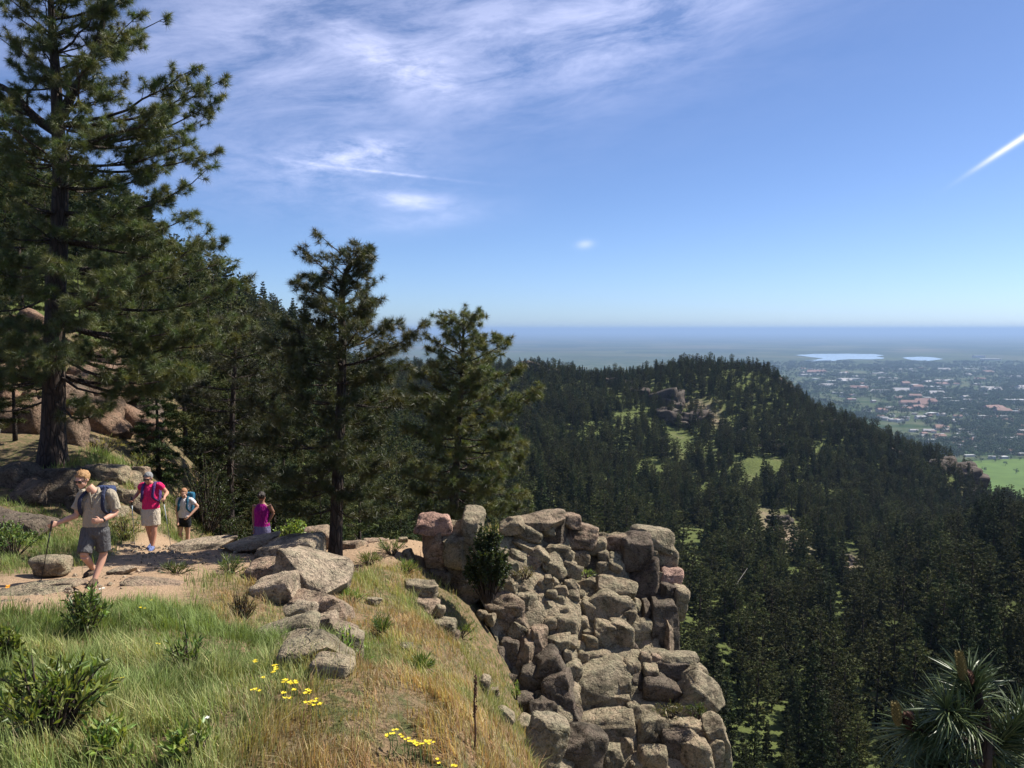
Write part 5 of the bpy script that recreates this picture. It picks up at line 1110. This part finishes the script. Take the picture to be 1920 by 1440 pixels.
shoe(B, anR, anR + [-0.05, -0.2, 0], BT, SO); shoe(B, anL, anL + [0.02, -0.2, 0], BT, SO)
a = Acc(); a.add(*tube([haL * 0.8 + elL * 0.2 + [0, 0, 0], haL * 0.9 + elL * 0.1], [0.036, 0.035], 10)); obj('wristwatch', a.mesh('wristwatch', True), BLK, B.root)
tp = haR + norm(haR - elR) * 0.09 + B.b; tip = W(76, 1088, 11.9); tip[2] = GROUNDZ(tip) + 0.005
pole('black trekking pole planted by the round mossy boulder, held by the khaki-shirted man', tp + norm(tp - tip) * 0.05, tip, BLP)
NV = fab('navy_cloth', (0.045, 0.06, 0.12)); DK = fab('dark_strap', (0.035, 0.04, 0.07))
pack(B, P(181, 945, 0.24), 0.30, 0.46, 0.18, NV, DK, [[P(193, 922, 0.15), P(194, 919, 0.02), P(199, 932, -0.10), P(200, 952, -0.11), P(203, 968, 0.05), P(199, 975, 0.2)], [P(163, 923, 0.15), P(162, 921, 0.02), P(156, 934, -0.09), P(156, 952, -0.10), P(152, 968, 0.05), P(160, 975, 0.2)]], 'navy backpack with dark straps worn by the man in the khaki shirt')

# --- the woman in the red top
B = Body(281, 1036, 17.2, 'person', 'woman in bright pink-red top and beige skort walking down the trail with two poles'); P = B.P
sk = Acc(); hc = P(280, 896, -0.06); Rm, k = head(sk, hc, 0.235, 0.0, 0.25)
limb(sk, [P(281, 903, 0.0), P(282, 910, 0.03)], [0.055, 0.065]); torso(sk, P(283, 962, 0), P(282, 944, 0), P(281, 922, 0.01), P(281, 908, 0.03), (0.16, 0.135, 0.15, 0.13), (0.12, 0.10, 0.115, 0.085))
shR, shL = P(264, 912, 0.03), P(299, 911, 0.03); elR, haR = P(256, 925, 0.10), P(256, 933, -0.16); elL, haL = P(310, 926, 0.10), P(314, 929, -0.16)
limb(sk, [shR, (shR + elR) / 2, elR], [0.055, 0.048, 0.040]); limb(sk, [elR, (elR + haR) / 2, haR], [0.040, 0.036, 0.026]); hand(sk, haR, haR - elR + [0, 0, -0.05], (1, 0, 0.2), 1.2, 0.95)
limb(sk, [shL, (shL + elL) / 2, elL], [0.055, 0.048, 0.040]); limb(sk, [elL, (elL + haL) / 2, haL], [0.040, 0.036, 0.026]); hand(sk, haL, haL - elL + [0, 0, -0.05], (-1, 0, 0.2), 1.2, 0.95)
hipR, hipL = P(275, 965, 0), P(291, 965, 0); knR, knL = P(277, 993, 0.04), P(292, 992, -0.08); anR, anL = P(281, 1027, 0.10), P(290, 1026, -0.12); anR[2] = max(anR[2], 0.085); anL[2] = max(anL[2], 0.085)
for h_, kn, an in ((hipR, knR, anR), (hipL, knL, anL)): limb(sk, [h_, (h_ + kn) / 2, kn], [0.088, 0.078, 0.054]); limb(sk, [kn, kn * 0.62 + an * 0.38 + [0, 0.02, 0], an], [0.055, 0.055, 0.034])
B.part('body', sk, SKD, 0.0095, 2)
sh = Acc(); torso(sh, P(283, 953, 0), P(282, 940, 0), P(281, 922, 0.01), P(281, 906, 0.04), (0.185, 0.165, 0.175, 0.15), (0.145, 0.125, 0.135, 0.10)); limb(sh, [P(270, 910, 0.03), shR, shR * 0.6 + elR * 0.4], [0.065, 0.070, 0.062]); limb(sh, [P(293, 910, 0.03), shL, shL * 0.6 + elL * 0.4], [0.065, 0.070, 0.062])
B.part('top', sh, fab('crimson_cloth', (0.66, 0.025, 0.13), 0.15), 0.012, 3)
so = Acc(); so.add(*tube(spline([P(283, 949, 0), P(283, 965, -0.01), P(284, 984, -0.02)], 8), [0.165, 0.185, 0.195, 0.20, 0.20, 0.20, 0.198, 0.195], 18, rad2=[0.125, 0.135, 0.14, 0.14, 0.14, 0.14, 0.14, 0.14], ref=(1, 0, 0))); B.part('skort', so, fab('beige_cloth', (0.52, 0.45, 0.36)), 0.012, 3)
GH = m_flat('grey_cap', (0.20, 0.20, 0.20), 0.9, 0.25, 60, 0.4); hair(B, hc, Rm, k, GH, 'cap'); glasses(B, hc, Rm, k)
BS = fab('shoe_blue', (0.13, 0.17, 0.34)); shoe(B, anR, anR + [0, -0.2, 0], BS, SO); shoe(B, anL, anL + [0.02, -0.2, 0], BS, SO)
PU = fab('purple_cloth', (0.085, 0.045, 0.16))
pack(B, P(281, 926, 0.22), 0.28, 0.42, 0.16, PU, PU, [[P(290, 907, 0.13), P(290, 905, 0.02), P(292, 914, -0.10), P(291, 930, -0.125), P(297, 940, 0.0), P(293, 946, 0.15)], [P(272, 907, 0.13), P(272, 905, 0.02), P(271, 914, -0.10), P(271, 930, -0.125), P(265, 940, 0.0), P(269, 946, 0.15)]], 'purple backpack worn over the pink-red top')
for hp_, tipp, lab in ((haR, (253, 1030), 'silver trekking pole in the right hand of the woman in the red top'), (haL, (322, 1028), 'long silver trekking pole on the slab side of the red-topped woman')):
    tp = hp_ + B.b + [0, -0.06, -0.02]; tip = W(*tipp, 16.9); tip[2] = GROUNDZ(tip) + 0.005; pole(lab, tp + norm(tp - tip) * 0.06, tip, MET)

# --- the woman in the white shirt
B = Body(344, 1036, 21.0, 'person', 'woman in white t-shirt and black shorts behind the layered pink slabs, arm on hip'); P = B.P
sk = Acc(); hc = P(346, 924, -0.05); Rm, k = head(sk, hc, 0.23, 0.1, 0.2)
limb(sk, [P(346, 930, 0), P(346, 936, 0.02)], [0.052, 0.06]); torso(sk, P(345, 973, 0), P(345, 962, 0), P(346, 946, 0.01), P(346, 934, 0.03), (0.15, 0.125, 0.145, 0.12), (0.11, 0.095, 0.11, 0.08))
shR, shL = P(334, 938, 0.02), P(358, 938, 0.02); elR, haR = P(330, 955, 0.05), P(338, 974, -0.14); elL, haL = P(369, 951, 0.08), P(358, 966, -0.12)
for a_, b_, c_ in ((shR, elR, haR), (shL, elL, haL)): limb(sk, [a_, (a_ + b_) / 2, b_], [0.052, 0.045, 0.038]); limb(sk, [b_, (b_ + c_) / 2, c_], [0.038, 0.034, 0.025]); hand(sk, c_, c_ - b_, (0, -1, 0.3), 0.7, 0.95)
hipR, hipL = P(339, 976, 0), P(351, 976, 0); knR, knL = P(339, 1000, -0.06), P(351, 1001, 0.04); anR, anL = P(339, 1028, 0.05), P(350, 1029, 0.0)
for h_, kn, an in ((hipR, knR, anR), (hipL, knL, anL)): an[2] = max(an[2], 0.085); limb(sk, [h_, (h_ + kn) / 2, kn], [0.085, 0.075, 0.052]); limb(sk, [kn, kn * 0.62 + an * 0.38 + [0, 0.02, 0], an], [0.053, 0.052, 0.034])
B.part('body', sk, SK, 0.010, 2)
sh = Acc(); torso(sh, P(345, 970, 0), P(345, 960, 0), P(346, 946, 0.01), P(346, 933, 0.03), (0.165, 0.145, 0.165, 0.14), (0.125, 0.115, 0.125, 0.095)); limb(sh, [P(339, 937, 0.02), shR, shR * 0.45 + elR * 0.55], [0.06, 0.066, 0.060]); limb(sh, [P(353, 937, 0.02), shL, shL * 0.45 + elL * 0.55], [0.06, 0.066, 0.060])
B.part('t_shirt', sh, fab('white_cloth', (0.66, 0.62, 0.62), 0.06), 0.012, 3)
so = Acc(); so.add(*tube(spline([P(345, 967, 0), P(345, 976, 0), P(345, 982, 0)], 6), [0.16, 0.17, 0.175, 0.175, 0.16, 0.12], 16, rad2=[0.12, 0.125, 0.13, 0.13, 0.12, 0.09], ref=(1, 0, 0))); limb(so, [hipR, hipR * 0.55 + knR * 0.45], [0.10, 0.098]); limb(so, [hipL, hipL * 0.55 + knL * 0.45], [0.10, 0.098]); B.part('shorts', so, fab('black_cloth', (0.02, 0.02, 0.024)), 0.012, 3)
hair(B, hc, Rm, k, m_flat('auburn_hair', (0.33, 0.17, 0.09), 0.7, 0.3, 60, 0.5), 'tail'); shoe(B, anR, anR + [0, -0.2, 0], BT, SO); shoe(B, anL, anL + [0, -0.2, 0], BT, SO)
TE = fab('teal_cloth', (0.03, 0.12, 0.20))
pack(B, P(347, 944, 0.22), 0.30, 0.50, 0.17, TE, TE, [[P(352, 934, 0.12), P(352, 932, 0.0), P(354, 940, -0.10), P(354, 952, -0.12), P(358, 960, 0.0)], [P(340, 934, 0.12), P(340, 932, 0.0), P(338, 940, -0.10), P(338, 952, -0.12), P(334, 960, 0.0)]], 'teal blue backpack worn over the white t-shirt')

# --- the hiker in the magenta vest
B = Body(492, 1062, 17.5, 'person', 'hiker in magenta sleeveless top standing in the shade by the bright bush, hand on hip'); P = B.P
sk = Acc(); hc = P(491, 932, 0.0); Rm, k = head(sk, hc, 0.225, 3.0, 0.05)
limb(sk, [P(491, 938, 0), P(491, 945, 0.0)], [0.052, 0.06]); torso(sk, P(491, 990, 0), P(491, 975, 0), P(491, 957, 0.0), P(491, 943, 0.0), (0.155, 0.13, 0.15, 0.13), (0.11, 0.095, 0.11, 0.08))
shR, shL = P(478, 947, 0), P(504, 947, 0); elR, haR = P(475, 968, 0.02), P(478, 987, -0.05); elL, haL = P(512, 962, 0.03), P(504, 978, -0.02)
for a_, b_, c_ in ((shR, elR, haR), (shL, elL, haL)): limb(sk, [a_, (a_ + b_) / 2, b_], [0.052, 0.045, 0.038]); limb(sk, [b_, (b_ + c_) / 2, c_], [0.038, 0.034, 0.025]); hand(sk, c_, c_ - b_, (0, -1, 0.3), 0.5, 0.95)
hipR, hipL = P(485, 993, 0), P(498, 993, 0); knR, knL = P(485, 1018, -0.02), P(499, 1018, 0.0); anR, anL = P(485, 1047, 0.03), P(499, 1047, 0.03)
for h_, kn, an in ((hipR, knR, anR), (hipL, knL, anL)): an[2] = max(an[2], 0.085); limb(sk, [h_, (h_ + kn) / 2, kn], [0.085, 0.075, 0.052]); limb(sk, [kn, kn * 0.62 + an * 0.38, an], [0.053, 0.052, 0.034])
B.part('body', sk, m_flat('skin_brown', (0.26, 0.13, 0.085), 0.55, 0.1, 12), 0.010, 2)
sh = Acc(); torso(sh, P(491, 987, 0), P(491, 974, 0), P(491, 957, 0.0), P(491, 943, 0.0), (0.175, 0.155, 0.168, 0.125), (0.13, 0.115, 0.125, 0.09)); B.part('sleeveless_top', sh, fab('magenta_cloth', (0.30, 0.012, 0.18), 0.12), 0.012, 3)  # magenta lowered to put the shade on this hiker into the cloth colour
so = Acc(); so.add(*tube(spline([P(491, 983, 0), P(491, 998, 0), P(492, 1014, 0)], 8), [0.165, 0.18, 0.188, 0.19, 0.19, 0.19, 0.188, 0.185], 16, rad2=[0.125, 0.13, 0.135, 0.138, 0.138, 0.138, 0.138, 0.138], ref=(1, 0, 0))); B.part('skirt', so, fab('dusk_cloth', (0.16, 0.15, 0.26)), 0.012, 3)
hair(B, hc, Rm, k, m_flat('dark_hair', (0.025, 0.018, 0.015), 0.6, 0.3, 60, 0.5), 'tail'); shoe(B, anR, anR + [0, -0.2, 0], BT, SO); shoe(B, anL, anL + [0, -0.2, 0], BT, SO)

# ------------------------------------------------------------------ the town on the plain
tr = np.random.default_rng(91)
def building(label, group, px, py, w, dp, h, rz_, wall, roof, gable=True, wings=1, win=False):
    p = onplain(px, py, 0.0); root = empty('building', p, rz_); tag(root, label, 'building', group); aw, ar, ag = Acc(), Acc(), Acc()
    for k in range(wings):
        ox, oy, ww, dd_ = (0, 0, w, dp) if k == 0 else (tr.uniform(-.35, .35) * w, tr.choice([-1, 1]) * dp * 0.6, dp * 0.9, w * 0.5)
        hh_ = h * (1 if k == 0 else tr.uniform(0.7, 0.95))
        X = np.array([[-1, -1], [1, -1], [1, 1], [-1, 1]]) * [ww / 2, dd_ / 2] + [ox, oy]
        V = np.concatenate([np.c_[X, np.zeros(4)], np.c_[X, np.full(4, hh_)]]); aw.add(V, None, [(0, 1, 5, 4), (1, 2, 6, 5), (2, 3, 7, 6), (3, 0, 4, 7), (4, 5, 6, 7)])
        E_ = (X - [ox, oy]) * [1.06, 1.12] + [ox, oy]; rh = dd_ * 0.28 if gable else 0.8
        if gable:
            V = np.concatenate([np.c_[E_, np.full(4, hh_ + 0.1)], [[ox - ww * 0.45, oy, hh_ + rh], [ox + ww * 0.45, oy, hh_ + rh]]]); ar.add(V, [(0, 4, 3), (1, 2, 5)], [(0, 1, 5, 4), (2, 3, 4, 5)])
        else:
            V = np.concatenate([np.c_[E_, np.full(4, hh_ + 0.05)], np.c_[E_, np.full(4, hh_ + rh)]]); ar.add(V, None, [(0, 1, 5, 4), (1, 2, 6, 5), (2, 3, 7, 6), (3, 0, 4, 7), (4, 5, 6, 7)])
        if win:
            for fl in range(max(1, int(hh_ / 4))):
                for q in np.arange(-ww / 2 + 3, ww / 2 - 2, 5.0):
                    z = fl * 4 + 1.2; y_ = oy - dd_ / 2 - 0.06; ag.add([(ox + q, y_, z), (ox + q + 2, y_, z), (ox + q + 2, y_, z + 1.8), (ox + q, y_, z + 1.8)], None, [(0, 1, 2, 3)])
    obj('wall', aw.mesh('wall'), wall, root); obj('roof', ar.mesh('roof'), roof, root)
    if ag.n: obj('windows', ag.mesh('windows'), M['glass'], root)
    return root
BL = [(1712,762,150,40,18,'r',3,'long campus hall with red tiled roofs just above the middle ridge shoulder'),(1735,757,120,36,16,'r',3,'red-roofed hall behind the long campus hall'),(1722,768,90,30,14,'r',2,'low red-roofed wing in front of the long campus hall'),(1700,771,70,26,12,'r',1,'small red-roofed house block left of the campus halls'),
 (1752,751,190,30,14,'w',1,'very long white-roofed building in the middle of the town'),(1775,757,170,26,12,'w',1,'second long pale-roofed building below the white one'),(1715,750,80,30,22,'r',2,'red-roofed tower block left of the long white roof'),(1860,771,110,40,16,'r',3,'cluster of red roofs in the right part of the town'),(1880,776,80,36,14,'r',2,'red-roofed block right of the red roof cluster'),
 (1838,784,60,26,9,'w',1,'small white-roofed building below the red roof cluster'),(1806,771,36,30,10,'w',1,'round-looking white-roofed hall left of the red roof cluster'),(1906,755,120,50,14,'w',1,'white-roofed building at the right picture edge of the town'),(1653,773,60,24,12,'r',2,'red-roofed house just above the ridge at its middle shoulder'),(1680,790,70,24,8,'w',1,'pale roofed building half hidden behind the ridge trees'),
 (1916,824,60,20,7,'w',1,'white-roofed building at the right edge above the green meadow'),(1720,735,70,40,30,'r',1,'tall reddish tower block in the middle of town'),(1697,728,60,40,30,'r',1,'reddish tower block left of the tall one'),(1755,717,70,40,12,'w',1,'small bright white building above the tower blocks'),(1857,675,260,90,14,'w',1,'bright white plant building far out beyond the town'),(1835,671,200,60,30,'g',1,'pale industrial block beside the far white plant'),
 (1670,716,180,50,12,'w',1,'flat pale building on the left side of town'),(1595,713,220,60,12,'g',1,'flat grey building near the ridge crest edge'),(1520,705,240,60,12,'w',1,'pale buildings row just beyond the ridge crest'),(1530,700,200,60,12,'r',1,'reddish building row behind the pale row'),(1882,861,26,16,7,'w',1,'white house at the top edge of the green meadow'),(1818,856,40,10,4,'w',1,'pale shed beside the ridge tip at the meadow edge'),(1860,860,22,12,6,'g',1,'grey house in the trees above the meadow')]
for px, py, w, dp, h, c, wg, lab in BL:
    building(lab, None, px, py, w * 0.72, dp * 0.85, h, tr.uniform(-0.35, 0.35), M['wall_a'] if c == 'r' else M['wall_b'], {'r': M['roof_red'], 'w': M['roof_white'], 'g': M['roof_grey']}[c], c == 'r', wg)
for k in range(200):
    py = 690 + 165 * tr.random() ** 1.2; px = tr.uniform(max(1440, np.interp(py, [690, 770, 860], [1480, 1620, 1800])), 1935)
    c = tr.choice(['r', 'w', 'g'], p=[0.25, 0.4, 0.35]); w = tr.uniform(14, 40) if py > 740 else tr.uniform(30, 110)
    grp = 'far buildings below the lakes' if py < 720 else ('houses in the middle of town' if py < 780 else 'houses among the near town trees')
    lab = {'r': 'red-roofed', 'w': 'white-roofed', 'g': 'grey-roofed'}[c] + (' speck of a building on the plain below the lakes' if py < 720 else (' house amid trees in the middle of the town' if py < 780 else ' house among the trees above the green meadow'))
    building(lab, grp, px, py, w, w * tr.uniform(0.4, 0.7), tr.uniform(5, 9), tr.uniform(-.8, .8), M['wall_b'] if tr.random() < .6 else M['wall_a'], {'r': M['roof_red'], 'w': M['roof_white'], 'g': M['roof_grey']}[c], c != 'w', 1, False)
# broadleaf trees of the town: one tree of each kind stands singly at the meadow edge, the rest read as one mass
def round_tree(seed):
    q = np.random.default_rng(seed); a = Acc(); n = 240
    cen = q.normal(size=(9, 3)) * [2.4, 2.4, 1.6] + [0, 0, 7.5]; rad = q.uniform(1.6, 2.8, 9)
    for i in range(n):
        k = q.integers(9); dr = norm(q.normal(size=3)); p = cen[k] + dr * rad[k] * q.uniform(0.7, 1.0); s = q.uniform(0.7, 1.3); u = norm(np.cross(dr, q.normal(size=3))); w = norm(np.cross(dr, u) + dr * 0.5)
        a.add([p - u * s * 0.5 - w * s * 0.3, p + u * s * 0.5 - w * s * 0.3, p + w * s * 0.7], [(0, 1, 2)], None, np.array([0.048, 0.075, 0.026]) * q.uniform(0.6, 1.4))
    t = Acc(); t.add(*tube([(0, 0, -0.5), (0.1, 0, 3), (0, 0.1, 7)], [0.4, 0.32, 0.15], 7)); return t.mesh('trunk', True), a.mesh('crown')
RT = [round_tree(500 + k) for k in range(4)]; rsrc = []
for k, (tm_, cm_) in enumerate(RT):
    tm_.materials.append(M['bark']); cm_.materials.append(M['needle_far'])
for k, (px, py) in enumerate([(1845,884),(1885,873),(1866,866),(1905,888),(1840,866),(1858,861),(1875,862),(1895,861),(1912,863),(1830,862)]):
    root = empty('broadleaf_tree', onplain(px, py, 3.0), tr.uniform(0, 6)); root.scale = (tr.uniform(0.7, 1.1),) * 3
    tag(root, ['lone tree in the left of the green meadow','lone tree in the upper middle of the green meadow','tree just inside the top edge of the meadow','lone tree at the right of the green meadow','tree at the upper left corner of the meadow','tree by the grey house above the meadow','tree between the grey and the white house above the meadow','tree right of the white house above the meadow','tree at the right end of the meadow top edge','tree next to the pale shed at the ridge tip'][k], 'tree', 'trees around the meadow')
    a = obj('trunk', RT[k % 4][0], None, root); b = obj('crown', RT[k % 4][1], None, root)
    if k < 4: rsrc.append([a, b])
TP = []
for k in range(15000):
    d = tr.uniform(2120 ** 0.5, 8200 ** 0.5) ** 2; TP.append((tr.uniform(0.26, 0.66) * d, d))
TP = np.array(TP); keepm = tr.random(len(TP)) < np.clip(0.62 + 0.9 * fbm2(TP[:, 0] / 260, TP[:, 1] / 260, 3, 15), 0.06, 1); TP = TP[keepm]; n = len(TP)
tw = scatter('town_trees', np.c_[TP, np.full(n, PZ)], tr.uniform(0, 6, n), tr.uniform(0.7, 1.6, n) * (1 + TP[:, 1] / 9000), tr.integers(0, 4, n), rsrc)
tag(tw, 'mass of broadleaf trees among the houses of the town', 'trees')
# a pale fallen trunk in the valley
fa, fb = W(1342, 1086, 190), W(1402, 1034, 205); fa[2] = max(fa[2], float(far_z(fa[0], fa[1])[0]) + 3); fb[2] = max(fb[2], float(far_z(fb[0], fb[1])[0]) + 3)
fa[2] = float(far_z(fa[0], fa[1])[0]) + 2.0; fb[2] = fa[2] + 7.5
root = empty('dead_tree', fa); tag(root, 'pale dead tree leaning among the pines right of the outcrop', 'dead tree')
a = Acc(); a.add(*tube(np.array([fa * 0, (fb - fa) * .5 + [0, 0, .3], fb - fa]), [0.16, 0.12, 0.05], 7)); obj('trunk', a.mesh('trunk', True), m_flat('grey_wood', (0.10, 0.095, 0.085), 0.9, 0.2, 2), root)
for f, sg in ((0.6, 1), (0.75, -1), (0.85, 1)):
    a = Acc(); q = (fb - fa) * f; a.add(*tube(np.array([q, q + [sg * 0.6, 0.2, 0.5]]), [0.05, 0.015], 5)); obj('limb', a.mesh('limb', True), bpy.data.materials['grey_wood'], root)
# stones along the edge of the grassy slope
for px, py, w, h, rot, lab in [(905,1284,26,34,-20,'small pale stone on the grass edge above the dead stalk'),(925,1300,22,22,0,'little grey stone at the lip of the shaded cleft'),(945,1345,40,30,-30,'flat stone at the grass edge halfway down to the big end boulder'),(985,1365,44,40,-25,'stone just above the big boulder at the end of the grass edge'),(760,1215,24,16,0,'small stone in the dry grass below the pink slab'),(700,1128,26,14,-10,'low stone in the grass right of the pink broken slab')]:
    lone('stone', lab, 'stone', px, py, w, h, rot, ground_depth(px, py + 6), 'r', 4)
# scrubby young pines on the bank behind the hikers
for px, py, d, sc_, k, lab in [(300,905,25.5,0.34,3,'young pine on the bank just above the third hiker'),(270,800,30,0.36,4,'young pine on the slope below the reddish rock face'),(230,690,39,0.42,7,'young pine above the reddish rock face'),(150,650,37,0.40,4,'young pine on the slope left of the reddish rock face'),(30,860,22,0.28,5,'shaded young pine left of the big pine trunk'),(-10,760,27,0.36,3,'young pine at the left picture edge above the grey ledge')]:
    b = W(px, py, d); b[2] = float(near_z(b[0], b[1])[0]) - 0.1; root = empty('pine_tree', b, px * 0.7); root.scale = (sc_,) * 3; tag(root, lab, 'pine tree')
    k = 8 + k % 3; obj('trunk', PROTO[k][0], None, root); obj('crown', PROTO[k][1], None, root)
# loose gravel and small stones on the trail
gv = np.random.default_rng(17); a = Acc(); C2, Q2 = QS[2]; cnt = 0
while cnt < 900:
    L = TRAIL[int(gv.integers(2))]; k = int(gv.integers(len(L) - 1)); p = L[k] + (L[k + 1] - L[k]) * gv.random() + gv.normal(0, 0.55, 2)
    sz = 0.010 + 0.035 * gv.random() ** 3; V = C2 / np.linalg.norm(C2, axis=1, keepdims=True) * sz * gv.uniform(0.6, 1.2, 3) * (1 + 0.25 * gv.random((len(C2), 1)))
    a.add(V @ rot_m(*gv.uniform(0, 3, 3)).T + [p[0], p[1], 0], None, Q2); cnt += 1
V = np.concatenate(a.V); cen = np.repeat(np.array([v.mean(0) for v in a.V]), len(C2), axis=0); V[:, 2] += near_z(cen[:, 0], cen[:, 1]) + 0.004; a.V = [V]
tag(obj('trail_gravel', a.mesh('trail_gravel'), M['rock_pale']), 'loose gravel and pebbles on the sandy trail', 'gravel', kind='stuff')
